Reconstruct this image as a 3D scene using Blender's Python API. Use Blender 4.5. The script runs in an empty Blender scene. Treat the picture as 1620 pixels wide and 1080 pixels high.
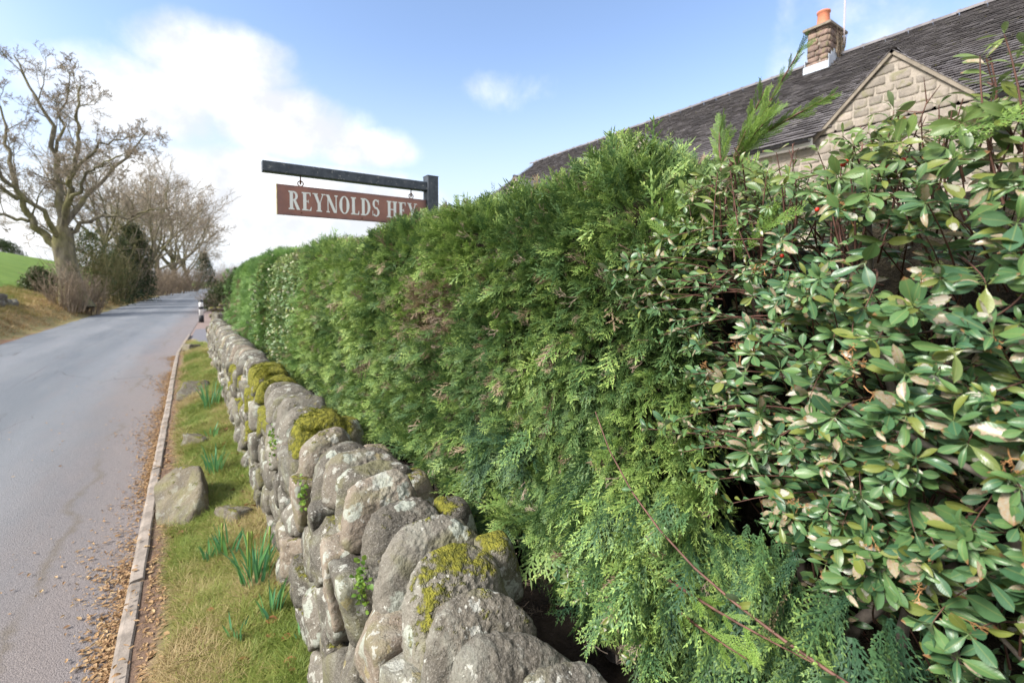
import bpy, math, random
import numpy as np
from mathutils import Vector, Matrix, Euler
from bpy_extras.object_utils import world_to_camera_view

C = bpy.context.scene.collection
RNG = np.random.default_rng(7)
random.seed(7)

# ------------------------------------------------------------------ camera
cam_data = bpy.data.cameras.new('camera')
cam = bpy.data.objects.new('camera', cam_data)
C.objects.link(cam)
bpy.context.scene.camera = cam
cam.location = (0.0, 0.0, 1.65)
cam.rotation_euler = (math.radians(87.5), 0.0, math.radians(-34.6))
cam_data.sensor_width = 36.0
cam_data.lens = 36.0 * 740.0 / 1620.0
cam_data.shift_y = -0.0358
cam_data.clip_start = 0.02
cam_data.clip_end = 6000.0
cam_data.dof.use_dof = True
cam_data.dof.focus_distance = 1.15
cam_data.dof.aperture_fstop = 4.5

# ------------------------------------------------------------------ world + sun
SUN_EL, SUN_AZ = math.radians(37.0), math.radians(-84.0)   # azimuth from +Y, clockwise positive
world = bpy.data.worlds.new('World')
bpy.context.scene.world = world
world.use_nodes = True
sun_data = bpy.data.lights.new('sun', 'SUN')
sun_data.energy = 2.5
sun_data.angle = math.radians(18.0)
sun_data.color = (1.0, 0.955, 0.89)
sun = bpy.data.objects.new('sun', sun_data)
C.objects.link(sun)
sd = Vector((math.sin(SUN_AZ) * math.cos(SUN_EL), math.cos(SUN_AZ) * math.cos(SUN_EL), math.sin(SUN_EL)))
sun.rotation_euler = sd.to_track_quat('Z', 'Y').to_euler()
sun.location = sd * 50

vs = bpy.context.scene.view_settings
vs.view_transform = 'Standard'
vs.look = 'None'
vs.exposure = 1.74
vs.gamma = 1.0
vs.use_curve_mapping = False
bpy.context.scene.cycles.max_bounces = 6
bpy.context.scene.cycles.diffuse_bounces = 3
bpy.context.scene.cycles.transparent_max_bounces = 6
bpy.context.scene.cycles.caustics_reflective = False
bpy.context.scene.cycles.caustics_refractive = False


# ------------------------------------------------------------------ node helpers
class NT:
    def __init__(s, tree):
        s.t = tree
        tree.nodes.clear()

    def n(s, kind, ins=None, **props):
        nd = s.t.nodes.new(kind)
        for k, v in props.items():
            setattr(nd, k, v)
        for k, v in (ins or {}).items():
            sock = nd.inputs[k]
            if isinstance(v, bpy.types.NodeSocket):
                s.t.links.new(v, sock)
            elif isinstance(v, bpy.types.Node):
                s.t.links.new(v.outputs[0], sock)
            else:
                if isinstance(v, (tuple, list)) and len(v) == 3 and sock.type == 'RGBA':
                    v = tuple(v) + (1.0,)
                sock.default_value = v
        return nd

    def link(s, a, b):
        s.t.links.new(a, b)

    def math(s, op, a, b=0.0, c=0.0, clamp=False):
        m = s.n('ShaderNodeMath', {0: a, 1: b, 2: c}, operation=op)
        m.use_clamp = clamp
        return m.outputs[0]

    def vmath(s, op, a, b=(0, 0, 0)):
        m = s.n('ShaderNodeVectorMath', {0: a, 1: b}, operation=op)
        return m.outputs['Value'] if op in ('DOT_PRODUCT', 'LENGTH', 'DISTANCE') else m.outputs[0]

    def mix(s, f, a, b, mode='MIX'):
        m = s.n('ShaderNodeMix', data_type='RGBA', blend_type=mode)
        for idx, v in ((0, f), (6, a), (7, b)):
            sock = m.inputs[idx]
            if isinstance(v, bpy.types.NodeSocket):
                s.t.links.new(v, sock)
            else:
                if isinstance(v, (tuple, list)) and len(v) == 3:
                    v = tuple(v) + (1.0,)
                sock.default_value = v
        return m.outputs[2]

    def ramp(s, f, lo, hi, a=0.0, b=1.0, smooth=True):
        m = s.n('ShaderNodeMapRange', {0: f, 1: lo, 2: hi, 3: a, 4: b})
        m.interpolation_type = 'SMOOTHSTEP' if smooth else 'LINEAR'
        return m.outputs[0]

    def noise(s, vec, scale, detail=3.0, rough=0.55, dist=0.0):
        m = s.n('ShaderNodeTexNoise', {'Vector': vec, 'Scale': scale, 'Detail': detail, 'Roughness': rough, 'Distortion': dist})
        return m.outputs[0]

    def voro(s, vec, scale, feature='F1', out=0, rnd=1.0):
        m = s.n('ShaderNodeTexVoronoi', {'Vector': vec, 'Scale': scale, 'Randomness': rnd}, feature=feature)
        return m.outputs[out]


def new_mat(name):
    m = bpy.data.materials.new(name)
    m.use_nodes = True
    return m, NT(m.node_tree)


def finish(nt, col, rough=0.8, bump=None, bstr=0.3, bdist=0.01, spec=0.3, transl=0.0, tcol=None, metal=0.0):
    ins = {'Base Color': col, 'Roughness': rough, 'Specular IOR Level': spec, 'Metallic': metal}
    if bump is not None:
        b = nt.n('ShaderNodeBump', {'Strength': bstr, 'Distance': bdist, 'Height': bump})
        ins['Normal'] = b.outputs[0]
    p = nt.n('ShaderNodeBsdfPrincipled', ins)
    out = nt.n('ShaderNodeOutputMaterial')
    if transl > 0:
        tr = nt.n('ShaderNodeBsdfTranslucent', {'Color': tcol if tcol is not None else col})
        mx = nt.n('ShaderNodeMixShader', {0: transl, 1: p.outputs[0], 2: tr.outputs[0]})
        nt.link(mx.outputs[0], out.inputs[0])
    else:
        nt.link(p.outputs[0], out.inputs[0])
    return p


# ------------------------------------------------------------------ sky and clouds
w = NT(world.node_tree)
sky = w.n('ShaderNodeTexSky', sky_type='NISHITA')
sky.sun_disc = False
sky.sun_elevation = SUN_EL
sky.sun_rotation = SUN_AZ
sky.altitude = 200.0
sky.air_density = 1.0
sky.dust_density = 0.6
sky.ozone_density = 1.6
tc = w.n('ShaderNodeTexCoord')
dirv = w.vmath('NORMALIZE', tc.outputs['Generated'])
sep = w.n('ShaderNodeSeparateXYZ', {0: dirv})
el = sep.outputs[2]
def fixed_dir(az, elv):
    az, elv = math.radians(az), math.radians(elv)
    return Vector((math.sin(az) * math.cos(elv), math.cos(az) * math.cos(elv), math.sin(elv)))
def lobe(az, elv, wid, hgt, amp=1.0):
    c = fixed_dir(az, elv)
    r = Vector((math.cos(math.radians(az)), -math.sin(math.radians(az)), 0))
    u = c.cross(r) * -1
    a = w.math('DIVIDE', w.vmath('DOT_PRODUCT', dirv, tuple(r)), wid)
    b = w.math('DIVIDE', w.vmath('DOT_PRODUCT', dirv, tuple(u)), hgt)
    f = w.vmath('DOT_PRODUCT', dirv, tuple(c))
    q = w.math('ADD', w.math('MULTIPLY', a, a), w.math('MULTIPLY', b, b))
    q = w.math('MULTIPLY', w.math('SUBTRACT', 1.0, q), amp)
    q = w.math('MULTIPLY', q, w.ramp(f, 0.0, 0.3))
    return w.math('MAXIMUM', q, -1.5)
# cloud bank over the lane: pieces in world directions (degrees from north, elevation)
LOBES = [(3, 21.5, .12, .06, .8), (-4, 16.5, .15, .075, .9), (9, 17.0, .16, .065, .9), (16, 15.5, .12, .040, .7), (2, 9.0, .22, .10, 1.1), (14, 9.0, .20, .075, .9), (-28, 5, .45, .10, .8), (16, 4, .30, .05, .8), (34.5, 22.0, .05, .022, .10)]
big = lobe(*LOBES[0])
for L_ in LOBES[1:]:
    big = w.math('MAXIMUM', big, lobe(*L_))
n1 = w.noise(dirv, 3.2, 8.0, 0.55, 0.3)
n2 = w.noise(dirv, 9.0, 6.0, 0.6, 0.2)
nn = w.math('ADD', w.math('MULTIPLY', w.math('SUBTRACT', n1, 0.5), 1.7), w.math('MULTIPLY', w.math('SUBTRACT', n2, 0.5), 1.5))
m1 = w.ramp(w.math('ADD', big, nn), -0.35, 0.85)
# cloud for the rest of the sky, mostly unseen, spread wide for softer light, fading out round the clear patch in the east
far = w.ramp(w.vmath('DOT_PRODUCT', dirv, tuple(fixed_dir(40, 25))), 0.35, 0.75, 1.0, 0.0)
n3 = w.noise(w.vmath('ADD', dirv, (3.1, 0, 0)), 2.2, 7.0, 0.58, 0.2)
m2 = w.math('MULTIPLY', w.math('MULTIPLY', w.ramp(n3, 0.34, 0.54), far), w.ramp(el, 0.0, 0.08))
mask = w.math('MAXIMUM', m1, m2)
hz = w.ramp(el, 0.0, 0.48, 1.0, 0.0)
hzf = w.math('MULTIPLY', w.math('POWER', hz, 1.3), 0.92)
skc = w.mix(1.0, sky.outputs[0], (.98, .93, .93), 'MULTIPLY')
skyc = w.mix(hzf, skc, (2.6, 2.78, 3.1))
shade = w.math('MAXIMUM', w.ramp(w.noise(dirv, 6.0, 6.0, 0.6), 0.36, 0.60), w.ramp(w.vmath('DOT_PRODUCT', dirv, tuple(fixed_dir(10, 20))), .55, .2))  # cloud away from the lane is raised to full brightness
cl = w.mix(shade, (2.75, 2.83, 3.0), (4.1, 4.1, 4.1))
final = w.mix(mask, skyc, cl)
bg = w.n('ShaderNodeBackground', {'Color': final, 'Strength': 0.10})
wo = w.n('ShaderNodeOutputWorld')
w.link(bg.outputs[0], wo.inputs[0])


# ------------------------------------------------------------------ mesh helpers
def tag(o, label=None, cat=None, group=None, kind=None):
    if label: o['label'] = label
    if cat: o['category'] = cat
    if group: o['group'] = group
    if kind: o['kind'] = kind
    return o


def link(name, me, parent=None, mat=None, loc=None):
    o = bpy.data.objects.new(name, me)
    C.objects.link(o)
    if parent is not None:
        o.parent = parent
    if mat is not None and me is not None:
        if not me.materials:
            me.materials.append(mat)
    if loc is not None:
        o.location = loc
    return o


def empty(name, loc=(0, 0, 0), rz=0.0):
    o = bpy.data.objects.new(name, None)
    o.empty_display_size = 0.1
    C.objects.link(o)
    o.location = loc
    o.rotation_euler = (0, 0, rz)
    return o


def mesh(name, verts, faces, mat=None, smooth=False):
    """faces: list of numpy arrays (n,3) or (n,4)"""
    me = bpy.data.meshes.new(name)
    verts = np.asarray(verts, dtype=np.float32)
    if not isinstance(faces, (list, tuple)) or (len(faces) and not isinstance(faces[0], np.ndarray)):
        faces = [np.asarray(faces)]
    faces = [f for f in faces if len(f)]
    nl = sum(f.size for f in faces)
    npoly = sum(len(f) for f in faces)
    me.vertices.add(len(verts))
    me.vertices.foreach_set('co', verts.ravel())
    me.loops.add(nl)
    me.loops.foreach_set('vertex_index', np.concatenate([f.ravel() for f in faces]).astype(np.int32))
    me.polygons.add(npoly)
    ls, tot = [], 0
    for f in faces:
        k = f.shape[1]
        ls.append(tot + np.arange(len(f)) * k)
        tot += f.size
    me.polygons.foreach_set('loop_start', np.concatenate(ls).astype(np.int32))
    me.update(calc_edges=True)
    me.polygons.foreach_set('use_smooth', np.full(npoly, bool(smooth), dtype=bool))
    if mat is not None:
        me.materials.append(mat)
    me.validate()
    return me


class MB:
    """collects verts and faces into one mesh"""
    def __init__(s):
        s.v, s.q, s.t, s.n = [], [], [], 0

    def add(s, v, q=None, t=None):
        v = np.asarray(v, dtype=float)
        s.v.append(v)
        if q is not None and len(q): s.q.append(np.asarray(q) + s.n)
        if t is not None and len(t): s.t.append(np.asarray(t) + s.n)
        s.n += len(v)
        return s

    def box(s, x0, x1, y0, y1, z0, z1, M=None):
        v = np.array([[x, y, z] for z in (z0, z1) for y in (y0, y1) for x in (x0, x1)], dtype=float)
        if M is not None:
            v = v @ np.array(M.to_3x3()).T + np.array(M.translation)
        q = [[0, 2, 3, 1], [4, 5, 7, 6], [0, 1, 5, 4], [2, 6, 7, 3], [0, 4, 6, 2], [1, 3, 7, 5]]
        return s.add(v, q)

    def tube(s, pts, rad, sides=6, cap=False):
        pts = np.asarray(pts, dtype=float)
        k = len(pts)
        rad = np.broadcast_to(np.asarray(rad, dtype=float), (k,))
        tan = np.gradient(pts, axis=0)
        tan /= np.linalg.norm(tan, axis=1, keepdims=True) + 1e-9
        ref = np.array([0.31, 0.17, 0.93])
        if abs(tan[0] @ ref) > 0.93: ref = np.array([0.9, 0.3, 0.1])
        a = np.cross(tan, ref); a /= np.linalg.norm(a, axis=1, keepdims=True) + 1e-9
        b = np.cross(tan, a)
        th = np.arange(sides) * 2 * math.pi / sides
        ring = a[:, None, :] * np.cos(th)[None, :, None] + b[:, None, :] * np.sin(th)[None, :, None]
        v = pts[:, None, :] + ring * rad[:, None, None]
        i = np.arange(k - 1)[:, None] * sides
        j = np.arange(sides)[None, :]
        j2 = (j + 1) % sides
        q = np.stack([i + j, i + j2, i + sides + j2, i + sides + j], axis=-1).reshape(-1, 4)
        v = v.reshape(-1, 3)
        t = []
        if cap:
            v = np.vstack([v, pts[:1], pts[-1:]])
            c0, c1 = k * sides, k * sides + 1
            for jj in range(sides):
                t.append([c0, (jj + 1) % sides, jj])
                t.append([c1, (k - 1) * sides + jj, (k - 1) * sides + (jj + 1) % sides])
        return s.add(v, q, t)

    def lathe(s, prof, cx, cy, sides=20):
        th = np.arange(sides) * 2 * math.pi / sides
        v = np.array([[cx + r * math.cos(t), cy + r * math.sin(t), z] for r, z in prof for t in th])
        q = []
        for i in range(len(prof) - 1):
            for j in range(sides):
                q.append([i * sides + j, i * sides + (j + 1) % sides, (i + 1) * sides + (j + 1) % sides, (i + 1) * sides + j])
        return s.add(v, q)

    def mesh(s, name, mat=None, smooth=False):
        f = []
        if s.q: f.append(np.concatenate(s.q))
        if s.t: f.append(np.concatenate(s.t))
        return mesh(name, np.concatenate(s.v), f, mat, smooth)

    def obj(s, name, mat, parent=None, smooth=False, loc=None):
        return link(name, s.mesh(name, mat, smooth), parent, loc=loc)


def _hash(ix, iy, iz, seed):
    h = (ix * 374761393 + iy * 668265263 + iz * 2147483647 + seed * 974634777) & 0xFFFFFFFF
    h = ((h ^ (h >> 13)) * 1274126177) & 0xFFFFFFFF
    return ((h ^ (h >> 16)) & 0xFFFF) / 65535.0


def vnoise(p, freq, seed=0):
    p = np.asarray(p, dtype=float) * freq + 1000.0
    i = np.floor(p).astype(np.int64)
    f = p - i
    f = f * f * (3 - 2 * f)
    r = 0
    for dx in (0, 1):
        for dy in (0, 1):
            for dz in (0, 1):
                wgt = (f[..., 0] if dx else 1 - f[..., 0]) * (f[..., 1] if dy else 1 - f[..., 1]) * (f[..., 2] if dz else 1 - f[..., 2])
                r = r + wgt * _hash(i[..., 0] + dx, i[..., 1] + dy, i[..., 2] + dz, seed)
    return r * 2 - 1


def fbm(p, freq, seed=0, octaves=3):
    r, a = 0, 1.0
    for k in range(octaves):
        r = r + a * vnoise(p, freq * 2 ** k, seed + k * 17)
        a *= 0.5
    return r


_cs = {}
def cubesphere(n):
    if n in _cs: return _cs[n]
    vs_, qs, off = [], [], 0
    lin = np.tan(np.linspace(-math.pi / 4, math.pi / 4, n + 1))
    a, b = np.meshgrid(lin, lin, indexing='ij')
    for ax in range(3):
        for sg in (-1, 1):
            v = np.zeros((n + 1, n + 1, 3))
            v[..., ax] = sg
            v[..., (ax + 1) % 3] = a
            v[..., (ax + 2) % 3] = b
            vs_.append(v.reshape(-1, 3))
            i, j = np.meshgrid(np.arange(n), np.arange(n), indexing='ij')
            i0 = (i * (n + 1) + j).ravel() + off
            q = np.stack([i0, i0 + n + 1, i0 + n + 2, i0 + 1], axis=-1)
            if sg < 0: q = q[:, ::-1]
            qs.append(q)
            off += (n + 1) ** 2
    v = np.concatenate(vs_); q = np.concatenate(qs)
    key = np.round(v, 5)
    u, inv = np.unique(key, axis=0, return_inverse=True)
    inv = inv.ravel()
    d = u / np.linalg.norm(u, axis=1, keepdims=True)
    _cs[n] = (d, inv[q])
    return _cs[n]


def rock_verts(planes, k, n, seed, amp=0.02, freq=8.0, fine=0.0):
    """soft convex polyhedron: planes = [(normal, distance)], k = sharpness"""
    d, q = cubesphere(n)
    N = np.array([p[0] for p in planes], dtype=float)
    N /= np.linalg.norm(N, axis=1, keepdims=True)
    T = np.array([p[1] for p in planes], dtype=float)
    s = np.clip(d @ N.T, 0, None) / T
    r = (s ** k).sum(axis=1) ** (-1.0 / k)
    v = d * r[:, None]
    off = np.array([seed * 3.17, seed * 1.3, seed * 0.7])
    v = v * (1 + (amp / 0.1) * fbm(v + off, freq, 3, 3)[:, None] * 0.5)
    if fine > 0:
        v = v + d * (fine * fbm(v + off, freq * 6, 9, 2))[:, None]
    return v, q


def rot_to(direction, normal):
    """rotation matrices with local +Y along direction and local +Z near normal (arrays Nx3)"""
    y = direction / (np.linalg.norm(direction, axis=1, keepdims=True) + 1e-9)
    x = np.cross(y, normal); x /= np.linalg.norm(x, axis=1, keepdims=True) + 1e-9
    z = np.cross(x, y)
    return np.stack([x, y, z], axis=-1)


def to_euler(R):
    """XYZ euler angles for an array of matrices"""
    sy = np.clip(-R[:, 2, 0], -1, 1)
    ey = np.arcsin(sy)
    ex = np.arctan2(R[:, 2, 1], R[:, 2, 2])
    ez = np.arctan2(R[:, 1, 0], R[:, 0, 0])
    return np.stack([ex, ey, ez], axis=-1)


_src_n = [0]
def scatter(name, variants, P, R, S, parent=None, idx=None, tint=None, kind='stuff'):
    """one object that instances small meshes on points (geometry nodes)"""
    n = len(P)
    me = bpy.data.meshes.new(name)
    me.vertices.add(n)
    me.vertices.foreach_set('co', np.asarray(P, dtype=np.float32).ravel())
    E = to_euler(R).astype(np.float32)
    S = np.asarray(S, dtype=np.float32)
    if S.ndim == 1: S = np.repeat(S[:, None], 3, axis=1)
    if idx is None: idx = RNG.integers(0, len(variants), n)
    if tint is None: tint = RNG.random(n)
    for nm, ty, arr, key in (('rot', 'FLOAT_VECTOR', E, 'vector'), ('scl', 'FLOAT_VECTOR', S, 'vector'),
                             ('idx', 'INT', np.asarray(idx, dtype=np.int32), 'value'), ('tint', 'FLOAT', np.asarray(tint, dtype=np.float32), 'value')):
        a = me.attributes.new(nm, ty, 'POINT')
        a.data.foreach_set(key, arr.ravel())
    o = link(name, me, parent)
    ng = bpy.data.node_groups.new(name + '_scatter', 'GeometryNodeTree')
    ng.interface.new_socket('Geometry', in_out='INPUT', socket_type='NodeSocketGeometry')
    ng.interface.new_socket('Geometry', in_out='OUTPUT', socket_type='NodeSocketGeometry')
    N, L = ng.nodes, ng.links
    gi, go = N.new('NodeGroupInput'), N.new('NodeGroupOutput')
    mtp = N.new('GeometryNodeMeshToPoints')
    L.new(gi.outputs[0], mtp.inputs[0])
    join = N.new('GeometryNodeJoinGeometry')
    prev = []
    for vm in variants:
        src = vm if isinstance(vm, bpy.types.Object) else None
        oi = N.new('GeometryNodeObjectInfo')
        oi.inputs['Object'].default_value = src
        oi.inputs['As Instance'].default_value = True
        prev.append(oi)
    for oi in reversed(prev):
        L.new(oi.outputs['Geometry'], join.inputs[0])
    iop = N.new('GeometryNodeInstanceOnPoints')
    L.new(mtp.outputs[0], iop.inputs['Points'])
    L.new(join.outputs[0], iop.inputs['Instance'])
    iop.inputs['Pick Instance'].default_value = True
    def attr(nm, ty):
        a = N.new('GeometryNodeInputNamedAttribute'); a.data_type = ty; a.inputs[0].default_value = nm
        return a.outputs[0]
    L.new(attr('idx', 'INT'), iop.inputs['Instance Index'])
    e2r = N.new('FunctionNodeEulerToRotation')
    L.new(attr('rot', 'FLOAT_VECTOR'), e2r.inputs[0])
    L.new(e2r.outputs[0], iop.inputs['Rotation'])
    L.new(attr('scl', 'FLOAT_VECTOR'), iop.inputs['Scale'])
    L.new(iop.outputs[0], go.inputs[0])
    md = o.modifiers.new('scatter', 'NODES')
    md.node_group = ng
    if kind: o['kind'] = kind
    return o


def source(name, me):
    """a mesh used only as scatter source (not linked into the scene)"""
    return bpy.data.objects.new(name, me)


def px(o):
    """size-on-picture helper used to rank pieces: returns (x, y, depth)"""
    v = world_to_camera_view(bpy.context.scene, cam, Vector(o))
    return v.x, v.y, v.z

bpy.context.view_layer.update()

# ================================================================== materials
def coords(nt, which='Object'):
    return nt.n('ShaderNodeTexCoord').outputs[which]

def tint_of(nt):
    a = nt.n('ShaderNodeAttribute', attribute_type='INSTANCER', attribute_name='tint')
    return a.outputs['Fac']

def orand(nt):
    return nt.n('ShaderNodeObjectInfo').outputs['Random']


def stone_mat(name, base=((.150, .132, .104), (.215, .195, .16), (.078, .070, .058)), moss=True, lichen=1.0, bd=0.012):
    m, nt = new_mat(name)
    pos = nt.n('ShaderNodeNewGeometry').outputs['Position']
    rnd = orand(nt)
    shift = nt.vmath('ADD', pos, nt.n('ShaderNodeCombineXYZ', {0: nt.math('MULTIPLY', rnd, 13.0), 1: rnd}).outputs[0])
    n1 = nt.noise(shift, 7.0, 5.0, 0.6, 0.4)
    n2 = nt.noise(shift, 42.0, 5.0, 0.65)
    n3 = nt.noise(shift, 230.0, 3.0, 0.7)
    c = nt.mix(nt.ramp(n1, 0.30, 0.68), base[2], base[0])
    c = nt.mix(nt.ramp(nt.math('ADD', nt.math('MULTIPLY', n1, 0.5), nt.math('MULTIPLY', rnd, 0.5)), 0.42, 0.75), c, base[1])
    c = nt.mix(nt.ramp(nt.math('FRACT', nt.math('MULTIPLY', rnd, 7.9)), .0, 1.0, .42, .0, smooth=False), c, (.055, .05, .042))
    warm = nt.ramp(rnd, 0.86, 0.97, 0.0, 0.30)
    c = nt.mix(warm, c, (.34, .22, .14))
    c = nt.mix(nt.ramp(n2, 0.35, 0.7, 0.0, 0.55), c, nt.mix(0.5, c, (.05, .045, .04)))
    c = nt.mix(nt.ramp(n3, 0.45, 0.7, 0.0, 0.30), c, (.42, .39, .34))
    # olive algae
    al = nt.ramp(nt.noise(shift, 5.5, 4.0, 0.6, 0.5), 0.50, 0.68, 0.0, 0.55)
    c = nt.mix(al, c, (.17, .165, .075))
    nz = nt.n('ShaderNodeSeparateXYZ', {0: nt.n('ShaderNodeNewGeometry').outputs['Normal']}).outputs[2]
    # crusty lichen: irregular map-like patches, then small flecks, varying from stone to stone
    wobn = nt.n('ShaderNodeTexNoise', {'Vector': shift, 'Scale': 26.0, 'Detail': 5.0, 'Roughness': .65}).outputs[1]
    wob = nt.vmath('ADD', shift, nt.vmath('MULTIPLY', wobn, (.075, .075, .075)))
    r5 = nt.math('FRACT', nt.math('MULTIPLY', rnd, 37.7))
    amt = nt.math('MULTIPLY', nt.ramp(nz, -0.4, 0.5, 0.45, 1.0), lichen)
    mott = nt.ramp(nt.noise(shift, 95.0, 3, .7), .32, .52, .35, .95)
    for sc, thr, colr, off, rr in ((8.5, .27, (.36, .385, .33), 3.0, .9), (15.0, .25, (.43, .43, .385), 8.0, .8), (34.0, .17, (.47, .46, .41), 13.0, .9), (75.0, .16, (.43, .42, .38), 17.0, .7)):
        d = nt.voro(nt.vmath('ADD', wob, (off, 0, off)), sc)
        g_ = nt.math('ADD', nt.noise(nt.vmath('ADD', shift, (off, 0, 0)), 5.0, 3), nt.math('MULTIPLY', nt.math('SUBTRACT', r5, .5), .22))
        f = nt.math('MULTIPLY', nt.ramp(d, thr, thr + .03, 1.0, 0.0), nt.ramp(g_, .42, .48))
        f = nt.math('MULTIPLY', nt.math('MULTIPLY', f, amt), nt.math('MULTIPLY', mott, rr))
        c = nt.mix(f, c, colr)
    bloom = nt.math('MULTIPLY', nt.math('MULTIPLY', nt.ramp(nt.noise(nt.vmath('ADD', shift, (9, 9, 0)), 6.0, 6, .7, .6), .50, .62), mott), nt.math('MULTIPLY', amt, .35))
    c = nt.mix(bloom, c, (.34, .345, .29))
    yl = nt.math('MULTIPLY', nt.ramp(nt.voro(nt.vmath('ADD', wob, (5, 2, 1)), 9.0), .10, .17, 1.0, 0.0), 0.4 * lichen)
    c = nt.mix(yl, c, (.34, .28, .10))
    pit = nt.ramp(nt.noise(shift, 60.0, 4, .7), .36, .28, 0, .6)
    c = nt.mix(pit, c, (.045, .04, .032))
    h = nt.math('ADD', nt.math('MULTIPLY', n2, 0.8), nt.math('MULTIPLY', n3, 0.25))
    h = nt.math('ADD', h, nt.math('MULTIPLY', n1, 1.2))
    h = nt.math('ADD', h, nt.math('MULTIPLY', nt.noise(shift, 18.0, 5, .7), 1.6))
    if moss:
        ma = nt.n('ShaderNodeAttribute', attribute_type='OBJECT', attribute_name='moss').outputs['Fac']
        mn = nt.math('ADD', nt.noise(shift, 9.0, 6.0, 0.7), nt.math('MULTIPLY', nt.math('SUBTRACT', nt.noise(shift, 60.0, 3.0, .7), .5), .22))
        mf = nt.math('ADD', nt.math('ADD', mn, nt.math('MULTIPLY', nz, 0.22)), nt.math('MULTIPLY', ma, 0.42))
        mf = nt.ramp(mf, 0.80, 0.90)
        mc = nt.mix(nt.ramp(nt.noise(shift, 70.0, 3.0), .3, .7), (.085, .09, .018), (.25, .235, .035))
        c = nt.mix(mf, c, mc)
        h = nt.math('ADD', h, nt.math('MULTIPLY', mf, nt.math('ADD', 0.6, nt.math('MULTIPLY', nt.noise(shift, 160.0, 2.0), 1.6))))
    finish(nt, c, 0.9, h, 0.75, bd, 0.2)
    return m

M = {}
M['stone'] = stone_mat('dry_stone')
M['stone_far'] = stone_mat('field_stone', lichen=0.5)
M['house_stone'] = stone_mat('house_stone', ((.285, .245, .205), (.37, .315, .265), (.215, .185, .16)), moss=False, lichen=0.12, bd=.004)
M['chimney_stone'] = stone_mat('chimney_stone', ((.26, .165, .135), (.33, .22, .175), (.15, .10, .09)), moss=False, lichen=0.12)
M['boulder'] = stone_mat('boulder_stone', ((.155, .130, .085), (.21, .175, .115), (.10, .085, .065)), lichen=0.3)


def simple(name, col, rough=0.8, var=0.25, scale=20.0, bump=0.3, bd=0.004, spec=0.3, metal=0.0, col2=None, which='Object'):
    m, nt = new_mat(name)
    co = coords(nt, which)
    n = nt.noise(co, scale, 5.0, 0.62)
    n2 = nt.noise(co, scale * 6, 3.0, 0.6)
    dark = col2 or tuple(c * (1 - var) for c in col)
    lite = tuple(min(1, c * (1 + var)) for c in col)
    c = nt.mix(nt.ramp(n, .3, .7), dark, lite if col2 is None else col)
    finish(nt, c, rough, nt.math('ADD', n, nt.math('MULTIPLY', n2, .5)), bump, bd, spec, metal=metal)
    return m

M['soil'] = simple('dark_soil', (.035, .026, .018), 0.95, .5, 12, .8, .03)
M['mortar'] = simple('mortar', (.30, .262, .22), 0.95, .15, 30, .6, .006)
M['lead'] = simple('lead_flashing', (.42, .46, .52), 0.55, .15, 6, .2, .01, .4)
M['terracotta'] = simple('terracotta', (.52, .19, .11), 0.75, .16, 9, .2, .004)
M['black_gutter'] = simple('black_gutter', (.015, .015, .017), 0.4, .2, 8, .1, .002, .4)
M['fascia'] = simple('fascia_board', (.20, .17, .135), 0.8, .2, 8, .2, .002)
M['window_frame'] = simple('white_frame', (.72, .72, .70), 0.5, .05, 8, .1, .002)
M['iron'] = simple('rusty_iron', (.16, .075, .045), 0.8, .4, 60, .5, .002)
M['pole'] = simple('aerial_pole', (.5, .42, .42), 0.5, .1, 9, .1, .002)
M['pink_gravel'] = simple('gravel_edge', (.22, .165, .145), 0.95, .30, 55, .8, .01, which='Object')
M['paving'] = simple('garden_paving', (.44, .41, .38), 0.9, .2, 5, .4, .01)
M['tarmac_drive'] = simple('drive_tarmac', (.15, .145, .16), 0.9, .2, 40, .6, .006)
M['bollard_white'] = simple('bollard_white', (.74, .73, .72), 0.5, .08, 8, .1, .002)
M['bollard_black'] = simple('bollard_black', (.025, .025, .028), 0.5, .2, 8, .1, .002)
M['concrete'] = simple('concrete_kerb', (.235, .20, .17), 0.9, .30, 9, .8, .008)

# glass: dark room behind
m, nt = new_mat('window_glass')
finish(nt, (.03, .035, .04), 0.06, spec=0.6)
M['glass'] = m

# painted steel of the sign bracket
m, nt = new_mat('bracket_paint')
co = coords(nt)
n = nt.noise(co, 30, 5, .65)
c = nt.mix(nt.ramp(n, .35, .65), (.035, .045, .062), (.065, .075, .095))
c = nt.mix(nt.ramp(nt.noise(co, 55, 4, .7), .60, .68, 0, .75), c, (.30, .29, .28))
c = nt.mix(nt.ramp(nt.noise(co, 16, 4, .7), .66, .72, 0, .4), c, (.20, .09, .05))
finish(nt, c, 0.5, n, .3, .002, .4)
M['bracket'] = m

# sign board brown
m, nt = new_mat('sign_brown')
co = coords(nt)
n = nt.noise(co, 9, 5, .6)
sx = nt.n('ShaderNodeSeparateXYZ', {0: co}).outputs
c = nt.mix(nt.ramp(n, .3, .7), (.25, .118, .095), (.33, .155, .12))
edge = nt.math('MAXIMUM', nt.ramp(nt.math('ABSOLUTE', sx[0]), .36, .44), nt.ramp(nt.math('ABSOLUTE', sx[2]), .058, .082))
edge = nt.math('MULTIPLY', edge, nt.ramp(nt.noise(co, 25, 4, .7), .35, .62, .15, .75))
c = nt.mix(edge, c, (.115, .075, .095))
c = nt.mix(nt.ramp(nt.noise(co, 120, 3, .7), .66, .74, 0, .5), c, (.40, .33, .28))
finish(nt, c, 0.55, n, .15, .002, .4)
M['sign_brown'] = m
M['sign_edge'] = simple('sign_edge', (.36, .30, .17), 0.8, .3, 40, .3, .002)
m, nt = new_mat('sign_white')
finish(nt, nt.mix(nt.ramp(nt.noise(coords(nt), 18, 4, .7), .62, .72, 0, .35), (.80, .80, .79), (.5, .42, .38)), .5)
M['sign_white'] = m

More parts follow.
